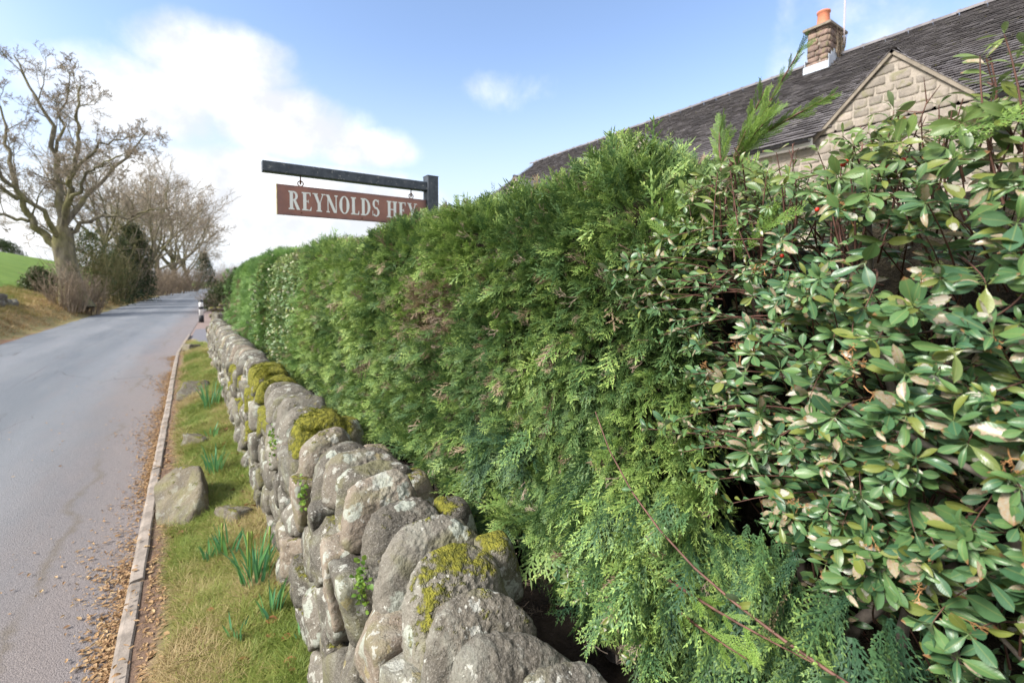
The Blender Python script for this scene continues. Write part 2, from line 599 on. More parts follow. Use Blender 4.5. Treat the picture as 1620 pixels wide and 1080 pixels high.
# asphalt of the lane
m, nt = new_mat('lane_asphalt')
co = coords(nt)
s = nt.n('ShaderNodeSeparateXYZ', {0: co}).outputs
uv = nt.n('ShaderNodeUVMap', uv_map='lane')
u = nt.n('ShaderNodeSeparateXYZ', {0: uv}).outputs[0]     # metres from the kerb line, 0 .. 4
big_ = nt.noise(nt.vmath('MULTIPLY', co, (1, .18, 1)), 1.6, 5, .6, .4)
fine_ = nt.noise(co, 120, 4, .8)
grit = nt.voro(co, 170)
c = nt.mix(nt.ramp(big_, .3, .7), (.142, .158, .176), (.188, .202, .218))
pk = nt.math('ADD', u, nt.math('MULTIPLY', nt.math('SUBTRACT', nt.noise(nt.vmath('MULTIPLY', co, (1, .3, 1)), 1.8, 5, .65), .5), 1.3))
c = nt.mix(nt.ramp(pk, 1.35, .05, 0.0, .85), c, (.255, .212, .195))
c = nt.mix(nt.ramp(nt.noise(nt.vmath('MULTIPLY', co, (1, .12, 1)), 5.0, 4, .6), .5, .72, 0, .30), c, (.22, .20, .205))
c = nt.mix(nt.ramp(fine_, .35, .62, .0, .65), c, nt.mix(.62, c, (.035, .035, .04)))
c = nt.mix(nt.ramp(grit, .25, .05, 0, .42), c, (.42, .38, .36))
for cu_ in (1.05, 2.95):      # tyre polished tracks, paler and smoother
    tw_ = nt.ramp(nt.math('ABSOLUTE', nt.math('SUBTRACT', nt.math('ADD', u, nt.math('MULTIPLY', nt.math('SUBTRACT', big_, .5), .5)), cu_)), .12, .48, .22, 0)
    c = nt.mix(tw_, c, (.27, .275, .29))
chip = nt.voro(co, 62)
c = nt.mix(nt.ramp(chip, .12, .05, 0, .5), c, nt.mix(nt.ramp(fine_, .4, .6), (.36, .34, .33), (.07, .07, .075)))
# longitudinal moss and damp seam with cracks
wig = nt.math('MULTIPLY', nt.math('SUBTRACT', nt.noise(nt.vmath('MULTIPLY', co, (0, 1, 0)), .9, 4, .6), .5), .55)
seam = nt.math('ABSOLUTE', nt.math('SUBTRACT', nt.math('ADD', u, wig), .42))
gates = nt.ramp(nt.noise(nt.vmath('ADD', nt.vmath('MULTIPLY', co, (.6, 1, 1)), (7, 3.4, 0)), .55, 2), .47, .58)
sm = nt.math('MULTIPLY', nt.ramp(nt.math('ADD', seam, nt.math('MULTIPLY', nt.noise(co, 14, 4, .7), .10)), .03, .10, 1, 0), gates)
c = nt.mix(nt.math('MULTIPLY', sm, .6), c, (.125, .10, .065))
cr = nt.voro(nt.vmath('ADD', nt.vmath('MULTIPLY', co, (.9, .35, 1)), nt.vmath('MULTIPLY', nt.n('ShaderNodeTexNoise', {'Vector': co, 'Scale': 2.0, 'Detail': 4.0}).outputs[1], (.3, .3, 0))), 1.2, 'DISTANCE_TO_EDGE')
crf = nt.math('MULTIPLY', nt.ramp(cr, .004, .010, 1, 0), nt.ramp(nt.noise(co, .35, 2), .50, .60))
c = nt.mix(nt.math('MULTIPLY', crf, .55), c, (.055, .05, .045))
jt = nt.ramp(nt.math('ABSOLUTE', nt.math('SUBTRACT', nt.math('ADD', u, nt.math('MULTIPLY', wig, .25)), 2.05)), .006, .02, 1, 0)
c = nt.mix(nt.math('MULTIPLY', jt, nt.ramp(big_, .4, .55, 0, .5)), c, (.09, .09, .10))
hh = nt.math('ADD', nt.math('MULTIPLY', fine_, .8), nt.math('MULTIPLY', grit, -.5))
finish(nt, c, nt.ramp(big_, .3, .7, .62, .8), hh, .9, .006, .35)
M['asphalt'] = m

# ground: pasture, banks, bare edges
m, nt = new_mat('pasture_ground')
co = coords(nt)
s = nt.n('ShaderNodeSeparateXYZ', {0: co}).outputs
n = nt.noise(co, .7, 6, .62)
n2 = nt.noise(co, 9, 5, .65)
g = nt.mix(nt.ramp(n, .3, .7), (.11, .20, .035), (.165, .26, .05))
g = nt.mix(nt.ramp(n2, .35, .75, 0, .35), g, (.16, .17, .06))
straw = nt.mix(nt.ramp(n2, .3, .7), (.30, .22, .11), (.21, .20, .075))
bare = nt.mix(nt.ramp(n2, .3, .7), (.20, .115, .075), (.27, .165, .11))
uvu = nt.n('ShaderNodeSeparateXYZ', {0: nt.n('ShaderNodeUVMap', uv_map='lane')}).outputs[0]
ua = nt.math('ADD', uvu, nt.math('MULTIPLY', nt.math('SUBTRACT', nt.noise(co, 1.3, 4, .6), .5), 1.2))
c = nt.mix(nt.ramp(ua, 7.0, 8.2), straw, g)
c = nt.mix(nt.ramp(ua, 4.75, 4.35), c, bare)
c = nt.mix(nt.ramp(uvu, 0.6, 0.0), c, nt.mix(nt.ramp(n2, .3, .7), (.055, .04, .028), (.10, .08, .045)))
finish(nt, c, .95, nt.math('ADD', n2, n), .8, .05, .15)
M['pasture'] = m

# verge turf
m, nt = new_mat('verge_turf')
co = coords(nt)
n = nt.noise(co, 3.0, 6, .62)
n2 = nt.noise(co, 26, 5, .65)
c = nt.mix(nt.ramp(n, .35, .65), (.115, .125, .035), (.19, .145, .065))
c = nt.mix(nt.ramp(n2, .5, .75, 0, .8), c, (.065, .042, .028))
vu = nt.n('ShaderNodeSeparateXYZ', {0: nt.n('ShaderNodeUVMap', uv_map='verge')}).outputs[0]
c = nt.mix(nt.ramp(nt.math('ADD', vu, nt.math('MULTIPLY', nt.math('SUBTRACT', n, .5), .2)), .12, .03), c, (.15, .10, .072))
finish(nt, c, .95, nt.math('ADD', n2, n), .9, .02, .15)
M['verge'] = m


def blade_mat(name, cols, transl=.3, rough=.55, basec=None):
    """instanced grass-like blades, colour by tint; base darker only where it is really straw/earthy"""
    m, nt = new_mat(name)
    t = tint_of(nt)
    c = cols[0]
    k = len(cols) - 1
    for i in range(1, len(cols)):
        c = nt.mix(nt.ramp(t, (i - 1) / k, i / k, smooth=False), c, cols[i])
    co = coords(nt)
    nz = nt.noise(co, 30, 2)
    c = nt.mix(nt.ramp(nz, .3, .7, 0, .35), c, (.20, .19, .06))
    finish(nt, c, rough, transl=transl, spec=.25)
    return m

M['turf_blade'] = blade_mat('turf_blades', [(.12, .19, .03), (.19, .26, .045), (.28, .29, .075), (.40, .31, .15), (.48, .36, .20)])
M['bank_blade'] = blade_mat('bank_blades', [(.18, .21, .045), (.32, .27, .09), (.48, .34, .16), (.42, .27, .14), (.54, .40, .22)])

M['moss_blade'] = blade_mat('moss_tuft', [(.07, .09, .01), (.16, .18, .016), (.27, .27, .03)], .25, .8)
M['litter'] = blade_mat('leaf_litter', [(.30, .165, .085), (.42, .26, .14), (.24, .12, .07), (.50, .35, .20)], .1, .75)
M['litter_red'] = blade_mat('fallen_leaf', [(.26, .09, .04), (.34, .15, .07), (.16, .07, .045)], .1, .7)


def conifer_mat(name, deep, mid, tip, brown=0.0):
    m, nt = new_mat(name)
    co = coords(nt)
    y = nt.n('ShaderNodeSeparateXYZ', {0: co}).outputs
    t = tint_of(nt)
    uvs = nt.n('ShaderNodeSeparateXYZ', {0: nt.n('ShaderNodeUVMap', uv_map='age')}).outputs   # x: 0 old .. 1 young tip
    pos = nt.n('ShaderNodeNewGeometry').outputs['Position']
    patch = nt.noise(pos, 3.2, 3, .6)
    c = nt.mix(nt.ramp(nt.math('ADD', nt.math('MULTIPLY', t, .7), nt.math('MULTIPLY', patch, .6)), .35, .95), deep, mid)
    young = nt.math('MULTIPLY', nt.ramp(uvs[0], .35, 1.0), nt.ramp(nt.math('ADD', nt.math('MULTIPLY', t, .6), patch), .45, 1.1, .25, 1.0))
    c = nt.mix(young, c, tip)
    fine = nt.noise(pos, 260, 2)
    c = nt.mix(nt.ramp(fine, .4, .7, 0, .35), c, nt.mix(.5, c, (.02, .03, .012)))
    # a few scorched sprays: tint above .94
    c = nt.mix(nt.ramp(t, .945, .955), c, nt.mix(nt.ramp(fine, .3, .7), (.19, .125, .07), (.33, .265, .18)))
    finish(nt, c, .55, transl=.22, spec=.35)
    return m

M['conifer'] = conifer_mat('conifer_spray', (.072, .145, .050), (.190, .300, .072), (.52, .62, .17))
M['conifer_far'] = conifer_mat('conifer_spray_far', (.12, .23, .07), (.21, .36, .10), (.40, .55, .18))
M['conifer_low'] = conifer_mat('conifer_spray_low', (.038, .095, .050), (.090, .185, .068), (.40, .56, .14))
M['conifer_young'] = conifer_mat('conifer_young', (.10, .19, .04), (.16, .27, .05), (.32, .44, .09))
m, nt = new_mat('dead_twig')
t = tint_of(nt)
c = nt.mix(t, (.17, .115, .08), (.42, .34, .27))
finish(nt, c, .9, spec=.1)
M['dead_twig'] = m
M['hedge_core'] = simple('hedge_shade_core', (.030, .024, .014), .95, .5, 30, 1, .03)  # near-black colour standing in for the shade deep inside the foliage


def leaf_mat(name, green1, green2, blotch=(.37, .32, .25), amount=.5, rough=.28, edge=None):
    m, nt = new_mat(name)
    co = coords(nt)
    s = nt.n('ShaderNodeSeparateXYZ', {0: co}).outputs
    rnd = orand(nt)
    r2 = nt.math('FRACT', nt.math('MULTIPLY', rnd, 17.31))
    r3 = nt.math('FRACT', nt.math('MULTIPLY', rnd, 91.7))
    off = nt.n('ShaderNodeCombineXYZ', {0: nt.math('MULTIPLY', rnd, 9.0), 1: r2, 2: r3}).outputs[0]
    cc = nt.vmath('ADD', co, off)
    n = nt.noise(cc, 4.2, 5, .62, .4)
    n2 = nt.noise(cc, 14, 3, .6)
    c = nt.mix(rnd, green1, green2)
    c = nt.mix(nt.ramp(r3, .84, .9, 0, .6), c, (.23, .22, .03))
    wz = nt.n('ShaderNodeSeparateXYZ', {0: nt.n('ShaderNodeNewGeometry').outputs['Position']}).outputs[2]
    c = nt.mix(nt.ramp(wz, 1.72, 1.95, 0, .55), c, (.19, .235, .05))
    c = nt.mix(nt.ramp(n2, .3, .7, 0, .25), c, nt.mix(.5, c, (.02, .05, .02)))
    # pale scorch blotch somewhere along the midrib (leaf local: x across -.3..+.3, y along 0..1)
    cy = nt.math('ADD', .25, nt.math('MULTIPLY', r2, .55))
    dx = nt.math('MULTIPLY', nt.math('ADD', s[0], nt.math('MULTIPLY', nt.math('SUBTRACT', r3, .5), .14)), 4.2)
    dy = nt.math('MULTIPLY', nt.math('SUBTRACT', s[1], cy), nt.ramp(r3, 0, 1, 1.1, 2.5))
    dd = nt.math('SQRT', nt.math('ADD', nt.math('MULTIPLY', dx, dx), nt.math('MULTIPLY', dy, dy)))
    dd = nt.math('ADD', dd, nt.math('MULTIPLY', nt.math('SUBTRACT', n, .5), 1.9))
    has = nt.ramp(nt.math('FRACT', nt.math('MULTIPLY', rnd, 5.77)), 1 - amount, 1 - amount + .02)
    bl = nt.math('MULTIPLY', nt.ramp(dd, .62, .50), has)
    bc = nt.mix(nt.ramp(n2, .3, .7), blotch, (.36, .24, .15))
    bc = nt.mix(nt.ramp(r3, .5, .95), bc, (.44, .43, .38))
    rim = nt.math('MULTIPLY', nt.math('MULTIPLY', nt.ramp(dd, .72, .62), nt.ramp(dd, .48, .56)), has)
    c = nt.mix(nt.math('MULTIPLY', rim, .6), c, (.14, .06, .035))
    c = nt.mix(nt.math('MULTIPLY', bl, .88), c, bc)
    sp_ = nt.math('MULTIPLY', nt.ramp(nt.voro(cc, 6.5), .10, .05, 0, .8), nt.ramp(r2, .5, .6))
    c = nt.mix(sp_, c, (.11, .055, .03))
    tipb = nt.math('MULTIPLY', nt.ramp(nt.math('ADD', s[1], nt.math('MULTIPLY', nt.math('SUBTRACT', n, .5), .4)), .86, .95), nt.ramp(nt.math('FRACT', nt.math('MULTIPLY', rnd, 23.1)), .78, .8))
    c = nt.mix(tipb, c, (.26, .13, .06))
    rib = nt.ramp(nt.math('ABSOLUTE', s[0]), .0, .025, .55, 0)
    c = nt.mix(rib, c, (.22, .26, .09))
    # paler underside
    bf = nt.n('ShaderNodeNewGeometry').outputs['Backfacing']
    c = nt.mix(nt.math('MULTIPLY', bf, .6), c, (.24, .29, .19))
    veins = nt.n('ShaderNodeTexWave', {'Vector': nt.n('ShaderNodeCombineXYZ', {0: nt.math('SUBTRACT', s[1], nt.math('MULTIPLY', nt.math('ABSOLUTE', s[0]), .8)), 1: 0.0, 2: 0.0}).outputs[0], 'Scale': 3.2, 'Distortion': .4}).outputs[0]
    finish(nt, c, rough, nt.math('ADD', veins, nt.math('MULTIPLY', n2, .6)), .05, .0010, .5, transl=.20, tcol=nt.mix(.4, c, (.25, .35, .04)))
    return m

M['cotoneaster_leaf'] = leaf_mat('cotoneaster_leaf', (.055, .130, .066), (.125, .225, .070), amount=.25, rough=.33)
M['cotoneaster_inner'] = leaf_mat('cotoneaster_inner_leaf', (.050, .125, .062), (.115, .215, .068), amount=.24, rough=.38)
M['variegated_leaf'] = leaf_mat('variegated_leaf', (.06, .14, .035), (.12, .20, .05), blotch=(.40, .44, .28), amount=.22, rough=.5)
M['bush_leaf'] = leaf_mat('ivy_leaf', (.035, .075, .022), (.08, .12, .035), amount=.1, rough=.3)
M['twig'] = simple('red_brown_twig', (.13, .065, .05), .6, .35, 40, .3, .002)
M['twig_grey'] = simple('grey_branch', (.17, .145, .125), .8, .3, 40, .5, .003)
M['stalk'] = simple('dry_berry_stalk', (.36, .19, .08), .7, .3, 60, .2, .001)
M['berry'] = simple('red_berry', (.45, .03, .015), .35, .2, 60, .1, .001)

m, nt = new_mat('mossy_bark')
pos = nt.n('ShaderNodeNewGeometry').outputs['Position']
n = nt.noise(nt.vmath('MULTIPLY', pos, (1, 1, .3)), 5, 6, .65)
n2 = nt.noise(pos, .9, 4, .6)
c = nt.mix(nt.ramp(n, .3, .7), (.095, .082, .064), (.225, .20, .15))
c = nt.mix(nt.ramp(n2, .40, .62, 0, .75), c, nt.mix(nt.ramp(n, .3, .7), (.11, .105, .045), (.225, .205, .09)))
finish(nt, c, .95, n, 1.0, .06, .15)
M['bark'] = m
M['fine_twig'] = simple('winter_twig', (.30, .245, .185), .9, .2, 3, .1, .01)
M['brush_twig'] = simple('brush_twig', (.25, .195, .14), .9, .3, 3, .1, .01)
M['olive_twig'] = simple('olive_twig', (.16, .145, .065), .9, .3, 3, .1, .01)

# house roof tiles with lichen
m, nt = new_mat('roof_tile')
pos = nt.n('ShaderNodeNewGeometry').outputs['Position']
n = nt.noise(pos, 1.3, 5, .6)
n2 = nt.noise(pos, 14, 4, .6)
cell = nt.n('ShaderNodeTexWhiteNoise', {'Vector': nt.vmath('SNAP', pos, (.9, .17, .11))}).outputs[0]
c = nt.mix(nt.ramp(n, .3, .7), (.155, .145, .152), (.225, .208, .212))
c = nt.mix(nt.math('MULTIPLY', cell, .6), c, (.10, .088, .095))
c = nt.mix(nt.ramp(n2, .60, .70, 0, .55), c, (.20, .19, .115))
c = nt.mix(nt.ramp(nt.noise(pos, 5, 4, .7), .66, .72, 0, .8), c, (.26, .24, .06))
finish(nt, c, .85, n2, .5, .01, .3)
M['roof_tile'] = m

# ================================================================== setting
def cshift(Y):
    Y = np.asarray(Y, dtype=float)
    a = 3.85 * (np.clip(Y, 0, 300) / 148.0) ** 2.3
    return a + np.clip(Y - 300, 0, None) * 0.148

def xr(Y):      # right edge of the lane (kerb face)
    Y = np.asarray(Y, dtype=float)
    return -0.30 + cshift(Y) + np.clip(0.045 * (Y - 13), 0, 1.6)

def xl(Y):      # left edge of the lane
    return -4.36 + cshift(Y)

def gz(X, Y):   # terrain height
    X = np.asarray(X, dtype=float); Y = np.asarray(Y, dtype=float)
    e = xl(Y) - X
    P = np.stack([X, Y, X * 0], axis=-1)
    t = np.clip(e / 1.9, 0, 1)
    bank = 0.85 * t * t * (3 - 2 * t)
    f = np.clip((e - 1.9) / 36.0, 0, 1)
    hill = 8.6 * (f * (2 - f) * 0.45 + f * 0.55) * np.clip(1.25 - Y / 500.0, 0.35, 1.05)
    hill -= np.clip((e - 40) / 80.0, 0, 1) * 5.0
    left = bank + hill + (0.10 * fbm(P, 0.5, 5) * np.clip(e, 0, 1)) + 0.05 * fbm(P, 2.2, 6) * np.clip(e / 0.8, 0, 1)
    g = X - xr(Y)
    near = np.clip((g - 0.72) / 0.25, 0, 1) * 0.35 * np.clip((13.5 - Y) / 1.0, 0, 1)
    right = near + np.clip((g - 0.6) / 6.0, 0, 1) * 0.5 * np.clip((Y - 17) / 12.0, 0, 1) + 0.02 * fbm(P, 1.5, 7) * np.clip(g / 0.4, 0, 1)
    mid = -0.03
    h = np.where(e > 0, left - 0.03, np.where(g > 0, right - 0.03 + np.clip(g / .2, 0, 1) * .03, mid))
    return h

def add_uv(me, name, uvals, vvals):
    lay = me.uv_layers.new(name=name)
    li = np.empty(len(me.loops), dtype=np.int32)
    me.loops.foreach_get('vertex_index', li)
    a = np.stack([np.asarray(uvals)[li], np.asarray(vvals)[li]], axis=-1).astype(np.float32)
    lay.data.foreach_set('uv', a.ravel())

def grid(X, Y, Z):
    r, c = X.shape
    v = np.stack([X, Y, Z], axis=-1).reshape(-1, 3)
    i, j = np.meshgrid(np.arange(r - 1), np.arange(c - 1), indexing='ij')
    a = (i * c + j).ravel()
    return v, np.stack([a, a + 1, a + c + 1, a + c], axis=-1)

Yr = np.concatenate([np.linspace(-30, -3, 8), np.arange(-2.5, 40, 0.4), np.arange(40, 120, 2.0), np.arange(120, 330, 8.0), np.geomspace(340, 4500, 14)])
le = np.concatenate([[2500, 1200, 600, 300, 160, 110, 90, 75, 60, 50, 44], np.linspace(40, 6, 20), np.linspace(5, 2.2, 9), np.linspace(2.0, 0.0, 14)])
ri = np.concatenate([np.linspace(0, 1.4, 12), np.linspace(1.7, 8, 12), np.geomspace(9, 2500, 16)])
XX = np.concatenate([xl(Yr)[:, None] - le[None, :], xr(Yr)[:, None] + ri[None, :]], axis=1)
YY = np.repeat(Yr[:, None], XX.shape[1], axis=1)
v, q = grid(XX, YY, gz(XX, YY))
me = mesh('ground', v, [q], M['pasture'], True)
add_uv(me, 'lane', xr(v[:, 1]) - v[:, 0], v[:, 1])
ground = tag(link('ground', me), kind='structure')

Yl = np.concatenate([np.arange(-30, 60, 0.5), np.arange(60, 330, 3.0), np.geomspace(333, 1500, 10)])
tt = np.linspace(0, 1, 13)
XX = xl(Yl)[:, None] * (1 - tt) + xr(Yl)[:, None] * tt
wv = 0.05 * vnoise(np.stack([Yl, Yl * 0, Yl * 0], -1), 0.9, 4)
XX[:, 0] += wv
ZZ = np.zeros_like(XX) + 0.045 * (1 - (2 * tt[None, :] - 1) ** 2)
v, q = grid(XX, np.repeat(Yl[:, None], 13, axis=1), ZZ)
me = mesh('road', v, [q], M['asphalt'], True)
add_uv(me, 'lane', xr(v[:, 1]) - v[:, 0], v[:, 1])
road = tag(link('road', me), kind='structure')

# bare shoulder and driveway beyond the verge
Yd = np.arange(12.2, 34, 0.5)
tt = np.linspace(0, 1, 8)
XX = (xr(Yd) + 0.03)[:, None] + tt[None, :] * np.clip(1.3 + (Yd - 13) * .1, 1.2, 2.5)[:, None]
YY = np.repeat(Yd[:, None], 8, axis=1)
v, q = grid(XX, YY, np.maximum(gz(XX, YY), 0) + 0.03)
shoulder = tag(link('gravel_shoulder', mesh('gravel_shoulder', v, [q], M['pink_gravel'], True)), kind='structure')
Yd = np.arange(15.2, 20.3, 0.25)
XX = (xr(Yd) + 0.10)[:, None] + tt[None, :] * 1.4
YY = np.repeat(Yd[:, None], 8, axis=1)
v, q = grid(XX, YY, np.maximum(gz(XX, YY), 0) + 0.045)
drive = tag(link('driveway', mesh('driveway', v, [q], M['tarmac_drive'], True)), kind='structure')

# kerb of long concrete edging pieces
kerb = tag(empty('kerb', (-0.25, 0.4, 0)), kind='structure')
y = -2.4
kb = 0
while y < 17.3:
    L = 0.915
    x0, x1 = float(xr(y)), float(xr(y + L))
    b = MB()
    nn_ = 5
    for i in range(nn_):
        pass
    ang = math.atan2(x1 - x0, L)
    prof = [(0.0, -0.1), (0.0, 0.076), (0.006, 0.090), (0.018, 0.096), (0.058, 0.100), (0.066, 0.094), (0.068, -0.1)]
    ys = np.linspace(0.0, L - 0.009, 6)
    V = np.array([[px_, yy, pz] for yy in ys for px_, pz in prof])
    V += 0.0032 * fbm(V + kb * 3.1, 18, 3)[:, None]
    k = len(prof)
    Q = [[i * k + j, (i + 1) * k + j, (i + 1) * k + j + 1, i * k + j + 1] for i in range(5) for j in range(k - 1)]
    b.add(V, Q, None)
    n0 = 0
    b.t.append(np.array([[0, j, j + 1] for j in range(1, k - 1)]))
    b.t.append(np.array([[5 * k, 5 * k + j + 1, 5 * k + j] for j in range(1, k - 1)]))
    o = b.obj('kerb_stone', M['concrete'], kerb)
    o.location = (x0 + 0.25 + random.uniform(-.004, .004), y - 0.4, random.uniform(-.005, .005))
    o.rotation_euler = (0, 0, -ang)
    y += L; kb += 1

# verge
def wx(Y):      # left face of the dry stone wall at its foot
    return np.interp(Y, [-3, 2, 4, 12], [0.33, 0.33, 0.325, 0.285])
def zt(Y):      # top of the coping
    return np.interp(Y, [-3, 2, 4.5, 12.2], [1.005, 1.005, 0.985, 0.92])
def vz(X, Y):
    X = np.asarray(X, dtype=float); Y = np.asarray(Y, dtype=float)
    top = np.interp(Y, [-3, 3, 12, 15.5], [0.20, 0.20, 0.30, 0.10])
    t = np.clip((X - (xr(Y) + 0.10)) / 0.57, 0, 1)
    P = np.stack([X, Y, X * 0], axis=-1)
    return 0.085 + (top - 0.085) * t ** 0.8 + (0.016 * fbm(P, 5, 11) + 0.03 * vnoise(P, 1.4, 12)) * np.clip(t * 5, 0, 1)
Yv = np.arange(-2.4, 15.6, 0.06)
tt = np.linspace(0, 1, 16)
rgt = np.where(Yv < 12.3, wx(Yv) + .10, np.interp(Yv, [12.3, 15.6], [0.40, 0.05]))
XX = (xr(Yv) + 0.060)[:, None] * (1 - tt) + rgt[:, None] * tt
YY = np.repeat(Yv[:, None], 16, axis=1)
v, q = grid(XX, YY, vz(XX, YY))
me = mesh('verge', v, [q], M['verge'], True)
add_uv(me, 'verge', v[:, 0] - xr(v[:, 1]) - .078, v[:, 1])
verge = tag(link('verge', me), kind='structure')

# garden ground behind the hedge
Yg = np.linspace(-8, 30, 20); Xg = np.linspace(2.4, 40, 14)
XX, YY = np.meshgrid(Xg, Yg)
v, q = grid(XX, YY, np.maximum(gz(XX, YY), .3) + .10)
garden = tag(link('garden_path', mesh('garden_path', v, [q], M['paving'], True)), kind='structure')
# soil strip under the hedge
Yg = np.linspace(-3, 13, 60); Xg = np.linspace(0.60, 2.42, 12)
XX, YY = np.meshgrid(Xg, Yg)
v, q = grid(XX, YY, 0.47 + 0.03 * fbm(np.stack([XX, YY, XX * 0], -1), 4, 2))
bed = tag(link('soil_bed', mesh('soil_bed', v, [q], M['soil'], True)), kind='structure')

# ------------------------------------------------------------------ the dry stone wall
wall = empty('dry_stone_wall', (0.5, 1.0, 0.15))
tag(wall, 'lichened dry stone wall with rounded coping between grass verge and hedge', 'wall')
WL = np.array([0.5, 1.0, 0.15])
moss_pts = []        # points and normals for moss tufts

def place_rock(name, v, q, loc, R=None, mat=None, parent=wall, origin=WL, moss=0.0):
    if R is not None:
        v = v @ np.array(R.to_3x3()).T
    o = link(name, mesh(name, v, [q], mat or M['stone'], True), parent)
    o.location = np.array(loc) - origin
    o['moss'] = float(moss)
    return o, v + np.array(loc)

# core
b = MB()
ys = np.linspace(-2.2, 12.1, 30)
for i in range(len(ys) - 1):
    b.box(float(wx(ys[i])) + .10, float(wx(ys[i])) + .30, ys[i], ys[i + 1] - .002, 0.0, float(zt(ys[i])) - .20)
b.obj('wall_core', M['soil'], wall, loc=-WL)

sites = []
z = 0.155
row = 0
while z < 0.86:
    y = -1.7 + random.random() * .2
    rh = random.uniform(.13, .185)
    while y < 12.15:
        wd = random.choice([.12, .16, .20, .25, .30, .34]) * random.uniform(.85, 1.15)
        if z + rh * .6 < zt(y) - .175 and z > vz(wx(y) - .02, y) - .10:
            sites.append((y + wd / 2, z + rh / 2 + random.uniform(-.03, .03), wd))
        y += wd
    z += rh
    row += 1
S = np.array(sites)
order = np.argsort(np.abs(S[:, 0] - 0.9) + np.where(S[:, 0] < .2, 3.0, 0))
face_small = MB()
count = 0
for rank, i in enumerate(order):
    yc, zc, wd = S[i]
    dyz = S[:, :2] - S[i, :2]
    dist = np.hypot(dyz[:, 0], dyz[:, 1])
    nb = np.where((dist > 1e-6) & (dist < .42))[0]
    planes = [((0, dyz[j, 0], dyz[j, 1]), max(dist[j] / 2 - .0045, .02)) for j in nb]
    pro = random.uniform(.035, .085)
    planes += [((-1, random.uniform(-.16, .16), random.uniform(-.18, .12)), pro), ((1, 0, 0), .10), ((0, 0, 1), max(.035, min(.14, float(zt(yc)) - .185 - zc))), ((0, 0, -1), .14),
               ((0, 1, 0), .2), ((0, -1, 0), .2)]
    for _ in range(2):
        a = random.uniform(0, 2 * math.pi)
        planes.append(((-.8, .55 * math.cos(a), .55 * math.sin(a)), random.uniform(.06, .10)))
    near = yc < 3.2
    n = 14 if (0.2 < yc < 2.4) else (7 if yc < 5 else 4)
    v, q = rock_verts(planes, random.choice([14, 20, 26]), n, i, amp=.024, freq=12, fine=.0030 if yc < 3 else 0)
    loc = (float(wx(yc)) + 0.055 + .035 * zc, yc, zc)
    mossy = random.random()
    mo = 0.95 if (3.2 < yc < 6.5 and zc > .5 and mossy < .40) or (yc < 3.2 and mossy < .03) else (0.25 if mossy < .30 else 0.0)
    if rank < 262:
        o, wvv = place_rock('wall_stone', v, q, loc, mat=M['stone'], moss=mo)
    else:
        face_small.add(v + np.array(loc) - WL, q)
if face_small.n:
    o = face_small.obj('wall_stone', M['stone'], wall, True)
    o['kind'] = 'stuff'; o['moss'] = 0.3

